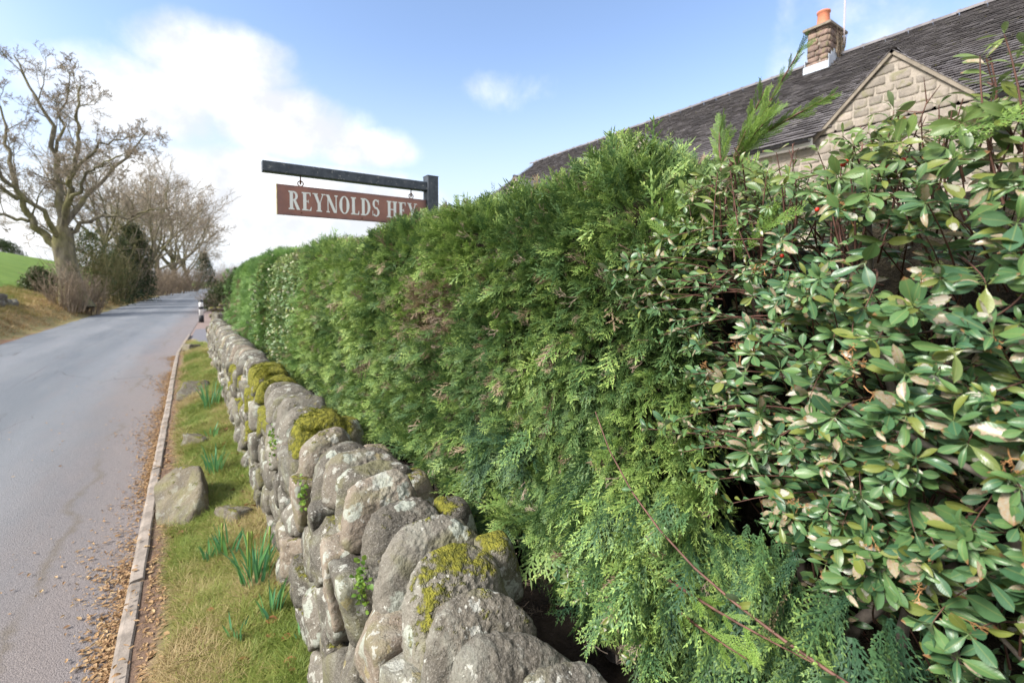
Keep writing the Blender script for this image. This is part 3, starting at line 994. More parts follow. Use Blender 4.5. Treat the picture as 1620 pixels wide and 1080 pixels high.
# coping: rounded slabs set on edge
cop = [(.10, .075), (.26, .07), (.42, .075), (.555, .060), (.690, .064), (.835, .070), (.995, .078), (1.155, .072), (1.32, .080), (1.49, .070),
       (1.64, .066), (1.79, .068), (2.00, .115), (2.24, .085)]
y = 2.40
while y < 12.0:
    th = random.uniform(.06, .115)
    cop.append((y + th, th)); y += th * 2 * .97
y = 0.02
while y > -1.6:
    th = random.uniform(.065, .09); cop.append((y - th, th)); y -= th * 2
spec = {.690: (1.15, -.1), .835: (1.15, .15), .995: (1.3, .34), 1.155: (1.1, .12), 1.32: (.95, .1), 2.00: (1.15, .0), 2.24: (.95, .1)}
for k, (yc, th) in enumerate(cop):
    big_k, mo = spec.get(yc, (random.uniform(.9, 1.08), random.choice([-.2, -.1, 0, .15])))
    if 2.45 < yc < 2.75 or 3.6 < yc < 4.7: mo = random.choice([1.0, 1.05, .8])
    hx, hz = (.120 if yc < .75 else .132 if yc < .9 else .150 if yc < 1.2 else random.uniform(.128, .150)), random.uniform(.112, .132) * big_k
    kk = random.uniform(4.6, 6.0) if yc < 1.6 else random.uniform(5.0, 8.0); th *= .79
    planes = [((-1, random.uniform(-.1, .1), random.uniform(0, .25)), hx), ((1, 0, random.uniform(0, .3)), hx),
              ((random.uniform(-.12, .12), 1, random.uniform(0, .15)), th), ((random.uniform(-.12, .12), -1, random.uniform(-.05, .2)), th),
              ((random.uniform(-.15, .15), random.uniform(-.1, .1), 1), hz * random.uniform(.86, 1.0)), ((0, 0, -1), hz),
              ((-.72, random.uniform(-.2, .2), .7), hx * random.uniform(.95, 1.12)), ((.72, 0, .7), hx * random.uniform(.95, 1.15)),
              ((0, -.7, .7), th * random.uniform(1.0, 1.5)), ((-.6, -.6, .3), hx * random.uniform(.8, 1.1))]
    for _ in range(5):
        a1_, a2_ = random.uniform(0, 6.28), random.uniform(-.2, 1.2)
        nv_ = (math.cos(a1_) * math.cos(a2_), math.sin(a1_) * math.cos(a2_), math.sin(a2_))
        ext_ = math.sqrt((nv_[0] * hx) ** 2 + (nv_[1] * th) ** 2 + (nv_[2] * hz) ** 2)
        planes.append((nv_, ext_ * random.uniform(.88, 1.08)))
    n = 44 if .4 < yc < 1.5 else (26 if .2 < yc < 2.8 else (12 if yc < 5 else 6))
    v, q = rock_verts(planes, kk, n, k + 500, amp=.010, freq=14, fine=.0034 if yc < 3 else 0)
    R = Euler((math.radians(random.uniform(-19, -13)), math.radians(random.uniform(-6, 6)), math.radians(random.uniform(-4, 4)))).to_matrix()
    xc = float(wx(yc)) + .060 + hx + random.uniform(-.012, .012) - (.035 if yc < .9 else 0) 
    # seat it so that the highest point reaches the coping line
    vr = v @ np.array(R).T
    ztop = float(zt(yc)) + random.uniform(-.035, .012)
    loc = (xc, yc, ztop - vr[:, 2].max())
    o, wvv = place_rock('coping_stone', v, q, loc, R, moss=mo)
    if mo >= .35 and yc < 5.2:
        nrm = wvv - np.array(loc); nrm /= np.linalg.norm(nrm, axis=1, keepdims=True)
        msk = (nrm[:, 2] > .15) & (fbm(wvv, 9, 31) + nrm[:, 2] * .5 + (nrm[:, 0] * .9 if yc < 1.2 else 0) > (.55 if yc < 1.2 else .3))
        moss_pts.append((wvv[msk], nrm[msk], yc))
# smaller packing stones behind the coping
for (xx_, yy_, zz_, sx_, sy_, sz_, mo) in ((.675, 1.06, .90, .055, .055, .055, .55), (.69, 1.33, .895, .06, .055, .055, .45), 
                                          (.66, 1.62, .90, .07, .08, .05, .3), (.67, 2.0, .88, .06, .1, .05, .2), (.67, 2.5, .88, .07, .1, .06, .5)):
    planes = [((-1, .1, .1), sx_), ((1, .1, 0), sx_), ((0, -1, .1), sy_), ((.1, 1, 0), sy_), ((.1, 0, 1), sz_), ((0, 0, -1), sz_ * 2), ((-.6, -.5, .6), sx_), ((.6, -.5, .5), sx_)]
    v, q = rock_verts(planes, 6, 16, int(yy_ * 100), amp=.015, freq=12, fine=.001)
    o, wvv = place_rock('packing_stone', v, q, (xx_, yy_, zz_), moss=mo)
    nrm = wvv - np.array((xx_, yy_, zz_)); nrm /= np.linalg.norm(nrm, axis=1, keepdims=True)
    if mo > .8:
        msk = (nrm[:, 2] > .1) & (nrm[:, 0] < .3)
        moss_pts.append((wvv[msk], nrm[msk], yy_))

# moss tufts
b = MB()
for i in range(14):
    a = random.uniform(0, 2 * math.pi); r = random.random() ** .5 * .6
    c0 = np.array([math.cos(a) * r, math.sin(a) * r, 0])
    d = np.array([math.cos(a) * random.uniform(.1, .6), math.sin(a) * random.uniform(.1, .6), random.uniform(.6, 1.1)])
    sd_ = np.array([-math.sin(a), math.cos(a), 0]) * .14
    b.add([c0 - sd_, c0 + sd_, c0 + d * .6 + sd_ * .8, c0 + d], [[0, 1, 2, 3]])
moss_src = source('moss_tuft_source', b.mesh('moss_tuft_source', M['moss_blade']))
PP, NNn = [], []
for wv_, nr_, yc in moss_pts:
    if len(wv_) == 0: continue
    rep = 900 if yc < 1.4 else 420
    ii = RNG.integers(0, len(wv_), rep)
    PP.append(wv_[ii] + RNG.normal(0, .004, (rep, 3))); NNn.append(nr_[ii])
PP = np.concatenate(PP); NNn = np.concatenate(NNn)
Rr = rot_to(np.cross(NNn, RNG.normal(size=NNn.shape)), NNn)
o = scatter('moss', [moss_src], PP - WL, Rr, RNG.uniform(.004, .0085, len(PP)), wall, tint=np.clip(.5 + .9 * fbm(PP, 25, 3) + RNG.normal(0, .15, len(PP)), 0, 1))

# ------------------------------------------------------------------ loose rocks on the verge
def rock_thing(name, label, cat, x, y, dims, rot, seed, k=9, n=14, mat='boulder', extra=(), sink=.04, moss=.2, zf=None, group=None):
    a, b_, c_ = dims
    rr = random.Random(seed)
    planes = [((-1, rr.uniform(-.2, .2), .1), a), ((1, 0, .1), a), ((0, 1, 0), b_), ((.1, -1, .1), b_), ((rr.uniform(-.2, .2), rr.uniform(-.2, .2), 1), c_), ((0, 0, -1), c_)] + list(extra)
    v, q = rock_verts(planes, k, n, seed, amp=.02, freq=5 / max(dims) * .35, fine=.002)
    R = Euler([math.radians(t) for t in rot]).to_matrix()
    v = v @ np.array(R).T
    zz = float(zf(x, y)) if zf else float(vz(x, y))
    o = link(name, mesh(name, v, [q], M[mat], True))
    o.location = (x, y, zz - v[:, 2].min() - sink)
    o['moss'] = moss
    tag(o, label, cat, group)
    return o
def wedge_boulder():
    planes = [((-.62, -.22, .75), .075), ((1, -.12, .12), .125), ((0, 1, .15), .24), ((-.15, -1, .35), .27), ((-1, .1, 0), .17), ((0, 0, -1), .14), ((.1, .1, 1), .19), ((.5, .6, .6), .22), ((.6, -.7, .3), .20)]
    v, q = rock_verts(planes, 22, 26, 41, amp=.012, freq=7, fine=.003)
    o = link('boulder', mesh('boulder', v, [q], M['boulder'], True))
    o.location = (-.055, 3.85, float(vz(-.05, 3.85)) + .075); o.rotation_euler = (math.radians(8), math.radians(-6), math.radians(8)); o['moss'] = .15
    tag(o, 'large angular tan boulder leaning beside the concrete kerb', 'rock')
wedge_boulder()
rock_thing('flat_rock', 'small flat grey rock in grass just right of the large boulder', 'rock', .20, 3.45, (.06, .13, .035), (0, 10, 25), 5, sink=.02)
rock_thing('verge_rock', 'low brown rock sunk in turf beyond the large boulder', 'rock', .04, 5.3, (.08, .12, .05), (0, 5, 40), 8, sink=.05)
rock_thing('verge_rock', 'grey flat stone in the verge near the far daffodils', 'rock', .02, 7.6, (.16, .35, .06), (0, 6, -8), 9, sink=.03)
rock_thing('verge_rock', 'pale rock at the far tip of the grass verge', 'rock', .02, 12.9, (.13, .16, .08), (0, 6, 20), 12, sink=.03)
rock_thing('dark_rock', 'dark rock lying on bare gravel beside the black and white bollard', 'rock', 1.05, 23.6, (.22, .25, .18), (10, 6, 20), 14, mat='stone_far', zf=gz, sink=.0)

# ------------------------------------------------------------------ tumbled wall on the far bank
ruin = empty('tumbled_wall', (-6.2, 14, .8))
tag(ruin, 'tumbled line of grey field stones along the top of the straw bank', 'wall')
RO = np.array([-6.2, 14, .8])
for i in range(58):
    yy_ = 7.5 + i * .36 + random.uniform(-.15, .15)
    for lv in range(2 if random.random() < .45 else 1):
        xx_ = float(xl(yy_)) - 1.95 + random.uniform(-.18, .22)
        s_ = random.uniform(.13, .25)
        planes = [((-1, .1, 0), s_), ((1, 0, .2), s_), ((0, 1, .1), s_ * 1.3), ((.1, -1, 0), s_ * 1.3), ((0, .1, 1), s_ * .7), ((0, 0, -1), s_ * .7)]
        v, q = rock_verts(planes, 7, 6, i + 70, amp=.02, freq=4)
        R = Euler((random.uniform(-.2, .2), random.uniform(-.2, .2), random.uniform(0, 3))).to_matrix()
        place_rock('wall_stone', v, q, (xx_, yy_, float(gz(xx_, yy_)) + .08 + lv * .2), R, M['stone_far'], ruin, RO, .2)

# low cross wall past the driveway
cw = empty('low_cross_wall', (1.0, 27, 0))
tag(cw, 'low mossy stone wall standing across the end of the driveway', 'wall')
CO = np.array([1.0, 27, 0])
for rrow in range(4):
    xx_ = .75 + (rrow % 2) * .12 + (rrow == 3) * .3
    while xx_ < 5.5:
        wd = random.uniform(.28, .5)
        zz_ = .10 + rrow * .17
        planes = [((-1, 0, 0), wd / 2 - .006), ((1, 0, 0), wd / 2 - .006), ((0, -1, random.uniform(-.1, .1)), random.uniform(.15, .19)), ((0, 1, 0), .15), ((0, 0, 1), .082), ((0, 0, -1), .082)]
        v, q = rock_verts(planes, 10, 5, int(xx_ * 90), amp=.02, freq=6)
        place_rock('wall_stone', v, q, (xx_ + wd / 2, 27 + xx_ * .1, float(gz(1.5, 27)) + zz_), None, M['boulder'], cw, CO, .45)
        xx_ += wd

# bollard
bo = empty('road_marker_post', (.40, 23.9, 0.03))
tag(bo, 'white round marker post with black bands at the lane edge', 'bollard')
b = MB(); b.lathe([(0, .16), (.085, .16), (.08, .80), (.08, .86), (0, .86)], 0, 0, 16); b.obj('post', M['bollard_white'], bo, True)
b = MB(); b.lathe([(0, -.05), (.095, -.05), (.092, .30), (.083, .305)], 0, 0, 16); b.obj('base', M['bollard_black'], bo, True)
b = MB(); b.lathe([(.0835, .56), (.086, .565), (.086, .67), (.083, .675)], 0, 0, 16); b.obj('band', M['bollard_black'], bo, True)
b = MB(); b.lathe([(.083, .86), (.085, .87), (.075, .93), (.04, .96), (0, .965)], 0, 0, 16); b.obj('cap', M['bollard_black'], bo, True)
for a_ in (-1, 1):
    b = MB(); b.box(-.035, .035, .088 * a_ - .003, .088 * a_ + .003, .70, .80); b.obj('reflector', M['bollard_white'], bo)

# ------------------------------------------------------------------ hanging house sign
sg = empty('hanging_house_sign_bracket', (1.25, 2.70, .5))
tag(sg, 'dark blue grey metal post with square arm rising behind the hedge', 'sign bracket')
def rbox(b, x0, x1, y0, y1, z0, z1, r=.004):
    """box with chamfered long edges, drawn as an extruded octagon along its longest side"""
    dims = [x1 - x0, y1 - y0, z1 - z0]
    ax = int(np.argmax(dims))
    lo = [x0, y0, z0]; hi = [x1, y1, z1]
    o1, o2 = [(1, 2), (2, 0), (0, 1)][ax]
    pr = []
    for (a_, b__) in ((lo[o1] + r, lo[o2]), (hi[o1] - r, lo[o2]), (hi[o1], lo[o2] + r), (hi[o1], hi[o2] - r), (hi[o1] - r, hi[o2]), (lo[o1] + r, hi[o2]), (lo[o1], hi[o2] - r), (lo[o1], lo[o2] + r)):
        pr.append((a_, b__))
    V = []
    for e_ in (lo[ax], hi[ax]):
        for a_, b__ in pr:
            p_ = [0, 0, 0]; p_[ax] = e_; p_[o1] = a_; p_[o2] = b__; V.append(p_)
    Q = [[j, (j + 1) % 8, 8 + (j + 1) % 8, 8 + j] for j in range(8)]
    T = [[0, j + 1, j] for j in range(1, 7)] + [[8, 8 + j, 8 + j + 1] for j in range(1, 7)]
    b.add(V, Q, T)
b = MB(); rbox(b, -.036, .036, -.036, .036, -.3, 1.812); b.obj('post', M['bracket'], sg)
b = MB(); rbox(b, -.93, -.037, -.026, .026, 1.722, 1.776); b.obj('arm', M['bracket'], sg)
b = MB(); rbox(b, -.0375, .0375, -.0375, .0375, 1.8125, 1.816, .001); b.obj('post_cap', M['bracket'], sg)
bd = empty('hanging_house_sign', (.80, 2.70, 2.09))
tag(bd, 'brown wooden board lettered REYNOLDS HEY hanging on two hooks from the arm', 'sign')
BW, BH = .415, .078
b = MB(); rbox(b, -BW, BW, -.009, .009, -BH, BH, .002)
b.obj('board', M['sign_brown'], bd)
for e0_, e1_ in ((-BW - .002, -BW + .001), (BW - .001, BW + .002)):
    b = MB(); b.box(e0_, e1_, -.0095, .0095, -BH, BH); b.obj('board_edge', M['sign_edge'], bd)
for hx_ in (-.30, .32):
    b = MB()
    b.tube([(hx_, 0, .132), (hx_, 0, .100)], .0035, 6)
    th_ = np.linspace(0, 2 * math.pi, 14)
    b.tube(np.stack([hx_ + .014 * np.sin(th_), 0 * th_, BH + .014 + .014 * np.cos(th_)], -1), .0028, 6)
    b.tube(np.stack([hx_ + 0 * th_, .011 * np.sin(th_), .104 - .004 + .011 * np.cos(th_)], -1), .0028, 6)
    b.obj('hook', M['iron'], bd, True)
for sx_, sz_ in ((-.30, -.062), (.02, -.066), (.30, -.066)):
    b = MB(); b.lathe([(0, 0), (.004, 0), (.004, .002), (0, .003)], 0, 0, 8)
    o = b.obj('screw', M['iron'], bd); o.location = (sx_, -.0095, sz_); o.rotation_euler = (math.radians(90), 0, 0)

# lettering: serif capitals cut from strokes, each letter its own thin mesh
H = 1.0
def quad_stroke(b, pts, zoff):
    v = [(x_, -zoff, y_) for x_, y_ in pts] + [(x_, 0.0, y_) for x_, y_ in pts]
    b.add(v, [[0, 1, 2, 3], [4, 7, 6, 5], [0, 4, 5, 1], [1, 5, 6, 2], [2, 6, 7, 3], [3, 7, 4, 0]])
def arc_stroke(b, cx_, cy_, rx, ry, a0, a1, thick, zoff, thin=.5, n_=18):
    """bowl with stress: thick at the side, thin at top and bottom"""
    for i in range(n_):
        t0 = math.radians(a0 + (a1 - a0) * i / n_); t1 = math.radians(a0 + (a1 - a0) * (i + 1) / n_)
        def pr(t):
            w_ = thick * (thin + (1 - thin) * abs(math.cos(t)) ** 1.3)
            return ((cx_ + rx * math.cos(t), cy_ + ry * math.sin(t)), (cx_ + (rx - w_) * math.cos(t), cy_ + (ry - w_) * math.sin(t)))
        (o0, i0), (o1, i1) = pr(t0), pr(t1)
        quad_stroke(b, [o0, i0, i1, o1], zoff)
def stem(b, x_, z_, w=.19, sl=.08, top=True, bot=True, y0=0.0, y1=1.0):
    quad_stroke(b, [(x_, y0), (x_ + w, y0), (x_ + w, y1), (x_, y1)], z_)
    if bot: quad_stroke(b, [(x_ - sl, y0), (x_ + w + sl, y0), (x_ + w + sl * .8, y0 + .075), (x_ - sl * .8, y0 + .075)], z_ + .0002)
    if top: quad_stroke(b, [(x_ - sl * .8, y1 - .075), (x_ + w + sl * .8, y1 - .075), (x_ + w + sl, y1), (x_ - sl, y1)], z_ + .0002)
def letter(ch):
    b = MB()
    A, B_, D_, E_ = .0010, .0013, .0016, .0019
    if ch == 'R':
        stem(b, .08, A)
        arc_stroke(b, .30, .745, .25, .255, -90, 90, .15, B_)
        quad_stroke(b, [(.2, .94), (.31, .94), (.31, 1.0), (.2, 1.0)], D_)
        quad_stroke(b, [(.2, .49), (.31, .49), (.31, .55), (.2, .55)], D_)
        quad_stroke(b, [(.28, .50), (.44, .50), (.68, 0), (.49, 0)], E_); w = .70
    elif ch == 'E':
        stem(b, .08, A)
        for (y0, y1, x1) in ((.945, 1.0, .50), (.0, .055, .53), (.485, .54, .40)):
            quad_stroke(b, [(.2, y0), (x1, y0), (x1, y1), (.2, y1)], B_)
        quad_stroke(b, [(.46, .0), (.56, .0), (.58, .22), (.55, .22)], D_)
        quad_stroke(b, [(.50, .80), (.53, .80), (.53, 1.0), (.44, 1.0)], D_)
        quad_stroke(b, [(.38, .42), (.41, .40), (.41, .62), (.38, .60)], D_); w = .60
    elif ch == 'Y':
        stem(b, .27, A, top=False, y1=.48)
        quad_stroke(b, [(.27, .42), (.44, .42), (.22, 1.0), (.03, 1.0)], B_)
        quad_stroke(b, [(.38, .42), (.44, .46), (.64, 1.0), (.58, 1.0)], D_)
        quad_stroke(b, [(-.04, .95), (.29, .95), (.29, 1.0), (-.04, 1.0)], E_)
        quad_stroke(b, [(.50, .95), (.74, .95), (.74, 1.0), (.50, 1.0)], E_); w = .70
    elif ch == 'N':
        stem(b, .10, A, w=.06, top=False); stem(b, .62, A, w=.06, bot=False)
        quad_stroke(b, [(.50, .0), (.68, .0), (.20, 1.0), (.0, 1.0)], B_)
        quad_stroke(b, [(-.02, .95), (.16, .95), (.16, 1.0), (-.02, 1.0)], D_); w = .76
    elif ch == 'O':
        arc_stroke(b, .34, .5, .33, .515, 0, 360, .19, A, .28, 32); w = .68
    elif ch == 'L':
        stem(b, .08, A)
        quad_stroke(b, [(.2, .0), (.5, .0), (.5, .055), (.2, .055)], B_)
        quad_stroke(b, [(.44, .0), (.54, .0), (.56, .24), (.53, .24)], D_); w = .58
    elif ch == 'D':
        stem(b, .08, A)
        arc_stroke(b, .26, .5, .40, .50, -90, 90, .18, B_, .3, 22)
        quad_stroke(b, [(.2, .945), (.28, .945), (.28, 1.0), (.2, 1.0)], D_)
        quad_stroke(b, [(.2, .0), (.28, .0), (.28, .055), (.2, .055)], D_); w = .70
    elif ch == 'S':
        arc_stroke(b, .27, .745, .235, .265, 40, 262, .15, A, .45, 20)
        arc_stroke(b, .27, .255, .245, .265, -140, 82, .15, B_, .45, 20)
        quad_stroke(b, [(.17, .56), (.17, .46), (.42, .40), (.38, .53)], D_)
        quad_stroke(b, [(.42, .70), (.46, .70), (.47, .99), (.43, .99)], D_)
        quad_stroke(b, [(.03, .02), (.07, .02), (.07, .32), (.03, .32)], D_); w = .54
    elif ch == 'H':
        stem(b, .08, A); stem(b, .50, A)
        quad_stroke(b, [(.2, .47), (.55, .47), (.55, .53), (.2, .53)], B_); w = .78
    return b, w
txt = 'REYNOLDS HEY'
widths = []
for ch in txt:
    widths.append(.42 if ch == ' ' else letter(ch)[1] + .085)
tot = sum(widths)
lh = .096; sc_ = .72 / tot
cur = -.362
for ch, wdt in zip(txt, widths):
    if ch != ' ':
        b, w_ = letter(ch)
        o = b.obj('letter', M['sign_white'], bd)
        o.location = (cur, -.0092, -lh / 2)
        o.scale = (sc_, 1, lh)
    cur += wdt * sc_

# ================================================================== house
HX, EZ = 9.75, 4.50           # front wall plane, eaves height
RX, RZ = 14.2, 7.62           # ridge
Y0, Y1 = -3.0, 18.4
house = empty('stone_house', (HX, 5, .3))
tag(house, 'long stone cottage with dark tiled roof and three stone gables behind hedge', 'house')
HO = np.array([HX, 5, .3])
gcs = [2.97, 8.3, 14.0]       # gable centres along Y
GA, GH = 4.40 + 1.13, 1.13    # apex height, half width
GB = 4.40

def hadd(b, name, mat, smooth=False):
    return b.obj(name, mat, house, smooth, loc=-HO)

b = MB()
b.box(HX + .062, RX * 2 - HX - .14, Y0, Y1, .3, EZ - .03)
# end gables of the main body as prisms
for yy_ in (Y0, Y1 - .25):
    b.add([[HX + .2, yy_, EZ], [RX * 2 - HX - .2, yy_, EZ], [RX, yy_, RZ - .12], [HX + .2, yy_ + .25, EZ], [RX * 2 - HX - .2, yy_ + .25, EZ], [RX, yy_ + .25, RZ - .12]],
          [[0, 1, 4, 3], [1, 2, 5, 4], [2, 0, 3, 5]], [[0, 2, 1], [3, 4, 5]])
hadd(b, 'wall', M['mortar'])

# stones of the front wall and gables, coursed
small = MB()
n_st = 0
def front_stone(y0_, y1_, z0_, z1_, seed, cut=None):
    global n_st
    hy, hz_ = (y1_ - y0_) / 2, (z1_ - z0_) / 2
    yc_, zc_ = (y0_ + y1_) / 2, (z0_ + z1_) / 2
    planes = [((0, 1, random.uniform(-.05, .05)), hy - .009), ((0, -1, random.uniform(-.05, .05)), hy - .009), ((0, random.uniform(-.04, .04), 1), hz_ - .009), ((0, random.uniform(-.04, .04), -1), hz_ - .009),
              ((-1, random.uniform(-.04, .04), random.uniform(-.04, .04)), random.uniform(.044, .058)), ((1, 0, 0), .12)]
    if cut is not None:
        gc_, = cut
        s_ = 1 if yc_ > gc_ else -1
        sl = math.atan2(GA - GB, GH)
        nrm = np.array([0, s_ * math.sin(sl), math.cos(sl)])
        dist_ = (np.array([0, gc_, GA - .01]) - np.array([0, yc_, zc_])) @ nrm
        if dist_ < .012: return
        if dist_ < .5: planes.append((nrm, max(dist_ - .01, .03)))
    near_ = (-.5 < yc_ < 6.0) and zc_ > 3.1
    v, q = rock_verts(planes, 44, 7 if near_ else 3, seed, amp=.005, freq=7)
    if near_ and n_st < 230:
        n_st += 1
        o = link('stone', mesh('stone', v, [q], M['house_stone'], True), house)
        o.location = np.array((HX + .10, yc_, zc_)) - HO
    else:
        small.add(v + np.array((HX + .10, yc_, zc_)) - HO, q)
random.seed(21)
z = .5; k = 0
WINS = [(2.87, 2.2, 1.15, 1.2), (2.87, 4.0 - .85, .95, .85), (8.3, 2.2, 1.15, 1.2), (8.3, 3.15, .95, .85), (14.0, 3.15, .95, .85), (5.6, 2.2, 1.0, 1.2), (11.2, 2.2, 1.0, 1.2)]
WINS = [(2.87, 1.4, .6, 1.2), (8.3, 1.4, .6, 1.2), (5.6, 1.4, .5, 1.2), (11.2, 1.4, .5, 1.2), (14, 1.4, .6, 1.2)]
while z < EZ - .10:
    rh = random.uniform(.17, .24)
    if z > 3.0: rh = random.uniform(.135, .175)
    y = Y0
    while y < Y1:
        wd = random.uniform(.24, .48)
        y2 = min(y + wd, Y1)
        clash = any(abs((y + y2) / 2 - c_) < hw_ + .12 and z0_ - .1 < z + rh / 2 < z0_ + hh_ + .1 for c_, z0_, hw_, hh_ in WINS)
        if not clash and y2 - y > .1:
            k += 1; front_stone(y, y2, z, z + rh, k)
        y = y2
    z += rh
zb = z
for gi_, gc_ in enumerate(gcs):
    z = zb
    while z < GA - .08:
        rh = random.uniform(.14, .17)
        half = GH * (GA - z) / (GA - GB)
        y = gc_ - half
        while y < gc_ + half - .04:
            wd = random.uniform(.2, .36)
            if gc_ + half - y - wd < .12: wd = gc_ + half - y
            k += 1; front_stone(y, min(y + wd, gc_ + half), z, z + rh, k, (gc_,))
            y += wd
        z += rh
    # mortar body of the gable, behind the stones
    b = MB()
    b.add([[HX + .062, gc_ - GH, GB], [HX + .062, gc_ + GH, GB], [HX + .062, gc_, GA - .05], [HX + 2.2, gc_ - GH, GB], [HX + 2.2, gc_ + GH, GB], [HX + 2.2, gc_, GA - .05]],
          [[0, 3, 4, 1], [1, 4, 5, 2], [2, 5, 3, 0]], [[0, 1, 2], [3, 5, 4]])
    hadd(b, 'gable_wall', M['mortar'])
    for s_ in (-1, 1):
        b = MB()
        L_ = math.hypot(GH + .16, GA - GB); a_ = math.atan2(GA - GB, GH)
        Rm = Matrix.Translation((HX - .005, gc_, GA + .035)) @ Matrix.Rotation(-a_ * s_, 4, 'X')
        b.box(0, .035, 0 if s_ > 0 else -L_ - .05, L_ + .05 if s_ > 0 else 0, -.055, .0, Rm)
        hadd(b, 'barge_board', M['fascia'])
o = small.obj('stone', M['house_stone'], house, True); o['kind'] = 'stuff'
# quoin-like corner blocks either side of the first gable (pale dressed stone)
for wi, (c_, z0_, hw_, hh_) in enumerate(WINS):
    fr = MB()
    for (a0, a1, b0, b1) in ((-hw_, -hw_ + .06, z0_, z0_ + hh_), (hw_ - .06, hw_, z0_, z0_ + hh_), (-hw_ + .06, hw_ - .06, z0_, z0_ + .07), (-hw_ + .06, hw_ - .06, z0_ + hh_ - .06, z0_ + hh_), (-.03, .03, z0_ + .07, z0_ + hh_ - .06)):
        fr.box(HX + .03, HX + .075, c_ + a0, c_ + a1, b0, b1)
    win = hadd(fr, 'window', M['window_frame'])
    for s_ in (-1, 1):
        g_ = MB(); y0_, y1_ = (c_ - hw_ + .06, c_ - .03) if s_ < 0 else (c_ + .03, c_ + hw_ - .06)
        g_.box(HX + .045, HX + .055, y0_, y1_, z0_ + .07, z0_ + hh_ - .06)
        o = link('pane', g_.mesh('pane', M['glass']), win)
    si = MB(); si.box(HX - .02, HX + .12, c_ - hw_ - .1, c_ + hw_ + .1, z0_ - .12, z0_ - .004); hadd(si, 'window_sill', M['fascia'])

# roof tiles: every tile a thin slab with a thick lower edge
def tile_plane(b, x_e, z_e, x_r, z_r, ya, yb, clip=None, gauge=.135, tw=.20, seed=1, axis='x', lift=0.0):
    """tiles on the slope from eaves (x_e,z_e) to ridge (x_r,z_r), running ya..yb"""
    rg = random.Random(seed)
    L_ = math.hypot(x_r - x_e, z_r - z_e); ux, uz = (x_r - x_e) / L_, (z_r - z_e) / L_
    nx, nz_ = -uz * math.copysign(1, ux), abs(ux)
    rows = int(L_ / gauge)
    for r_ in range(rows + 1):
        s0 = r_ * gauge
        y_ = ya - (r_ % 2) * tw / 2 + rg.uniform(-.005, .005)
        while y_ < yb:
            w_ = tw - .004
            t_ = .020 + rg.uniform(0, .014)
            cxp = x_e + ux * (s0 + gauge / 2)
            if clip is None or clip(cxp, y_ + tw / 2):
                d0, d1 = s0 - .01 + rg.uniform(-.004, .004), s0 + gauge + .03
                lo_t, up_t = .020 + t_ + lift, .004 + lift
                ya_, yb_ = max(y_, ya), min(y_ + w_, yb)
                if yb_ - ya_ > .02:
                    pts = []
                    for (dd_, tt_) in ((d0, lo_t), (d0, lo_t - .014), (min(d1, L_), up_t)):
                        for yy_ in (ya_, yb_):
                            jj = rg.uniform(-.002, .002)
                            pts.append((x_e + ux * dd_ + nx * (tt_ + jj), yy_, z_e + uz * dd_ + nz_ * (tt_ + jj)))
                    b.add(pts, [[0, 1, 5, 4], [2, 3, 1, 0]], [[0, 4, 2], [1, 3, 5]])
            y_ += tw
def in_dormer(x_, y_):
    for gc_ in gcs:
        half = GH + .2
        # dormer ridge meets the main slope where heights are equal
        z_ = EZ + (x_ - HX) * (RZ - EZ) / (RX - HX)
        zr = GA + .04 - abs(y_ - gc_) * (GA - GB) / GH
        if abs(y_ - gc_) < half and zr > z_ + .06: return False
    return True
roof = MB()
# deck
roof.add([[HX + .15, Y0 - .15, EZ + .04], [HX + .15, Y1 + .15, EZ + .04], [RX, Y1 + .15, RZ - .03], [RX, Y0 - .15, RZ - .03], [2 * RX - HX + .16, Y0 - .15, EZ - .14], [2 * RX - HX + .16, Y1 + .15, EZ - .14]],
         [[0, 3, 2, 1], [3, 4, 5, 2]])
rf = hadd(roof, 'roof', M['roof_tile'])
tb = MB()
tile_plane(tb, HX - .18, EZ - .13, RX, RZ - .02, Y0 - .15, Y1 + .15, in_dormer, seed=3)
o = link('roof_tile', tb.mesh('roof_tile', M['roof_tile']), rf); o['kind'] = 'stuff'
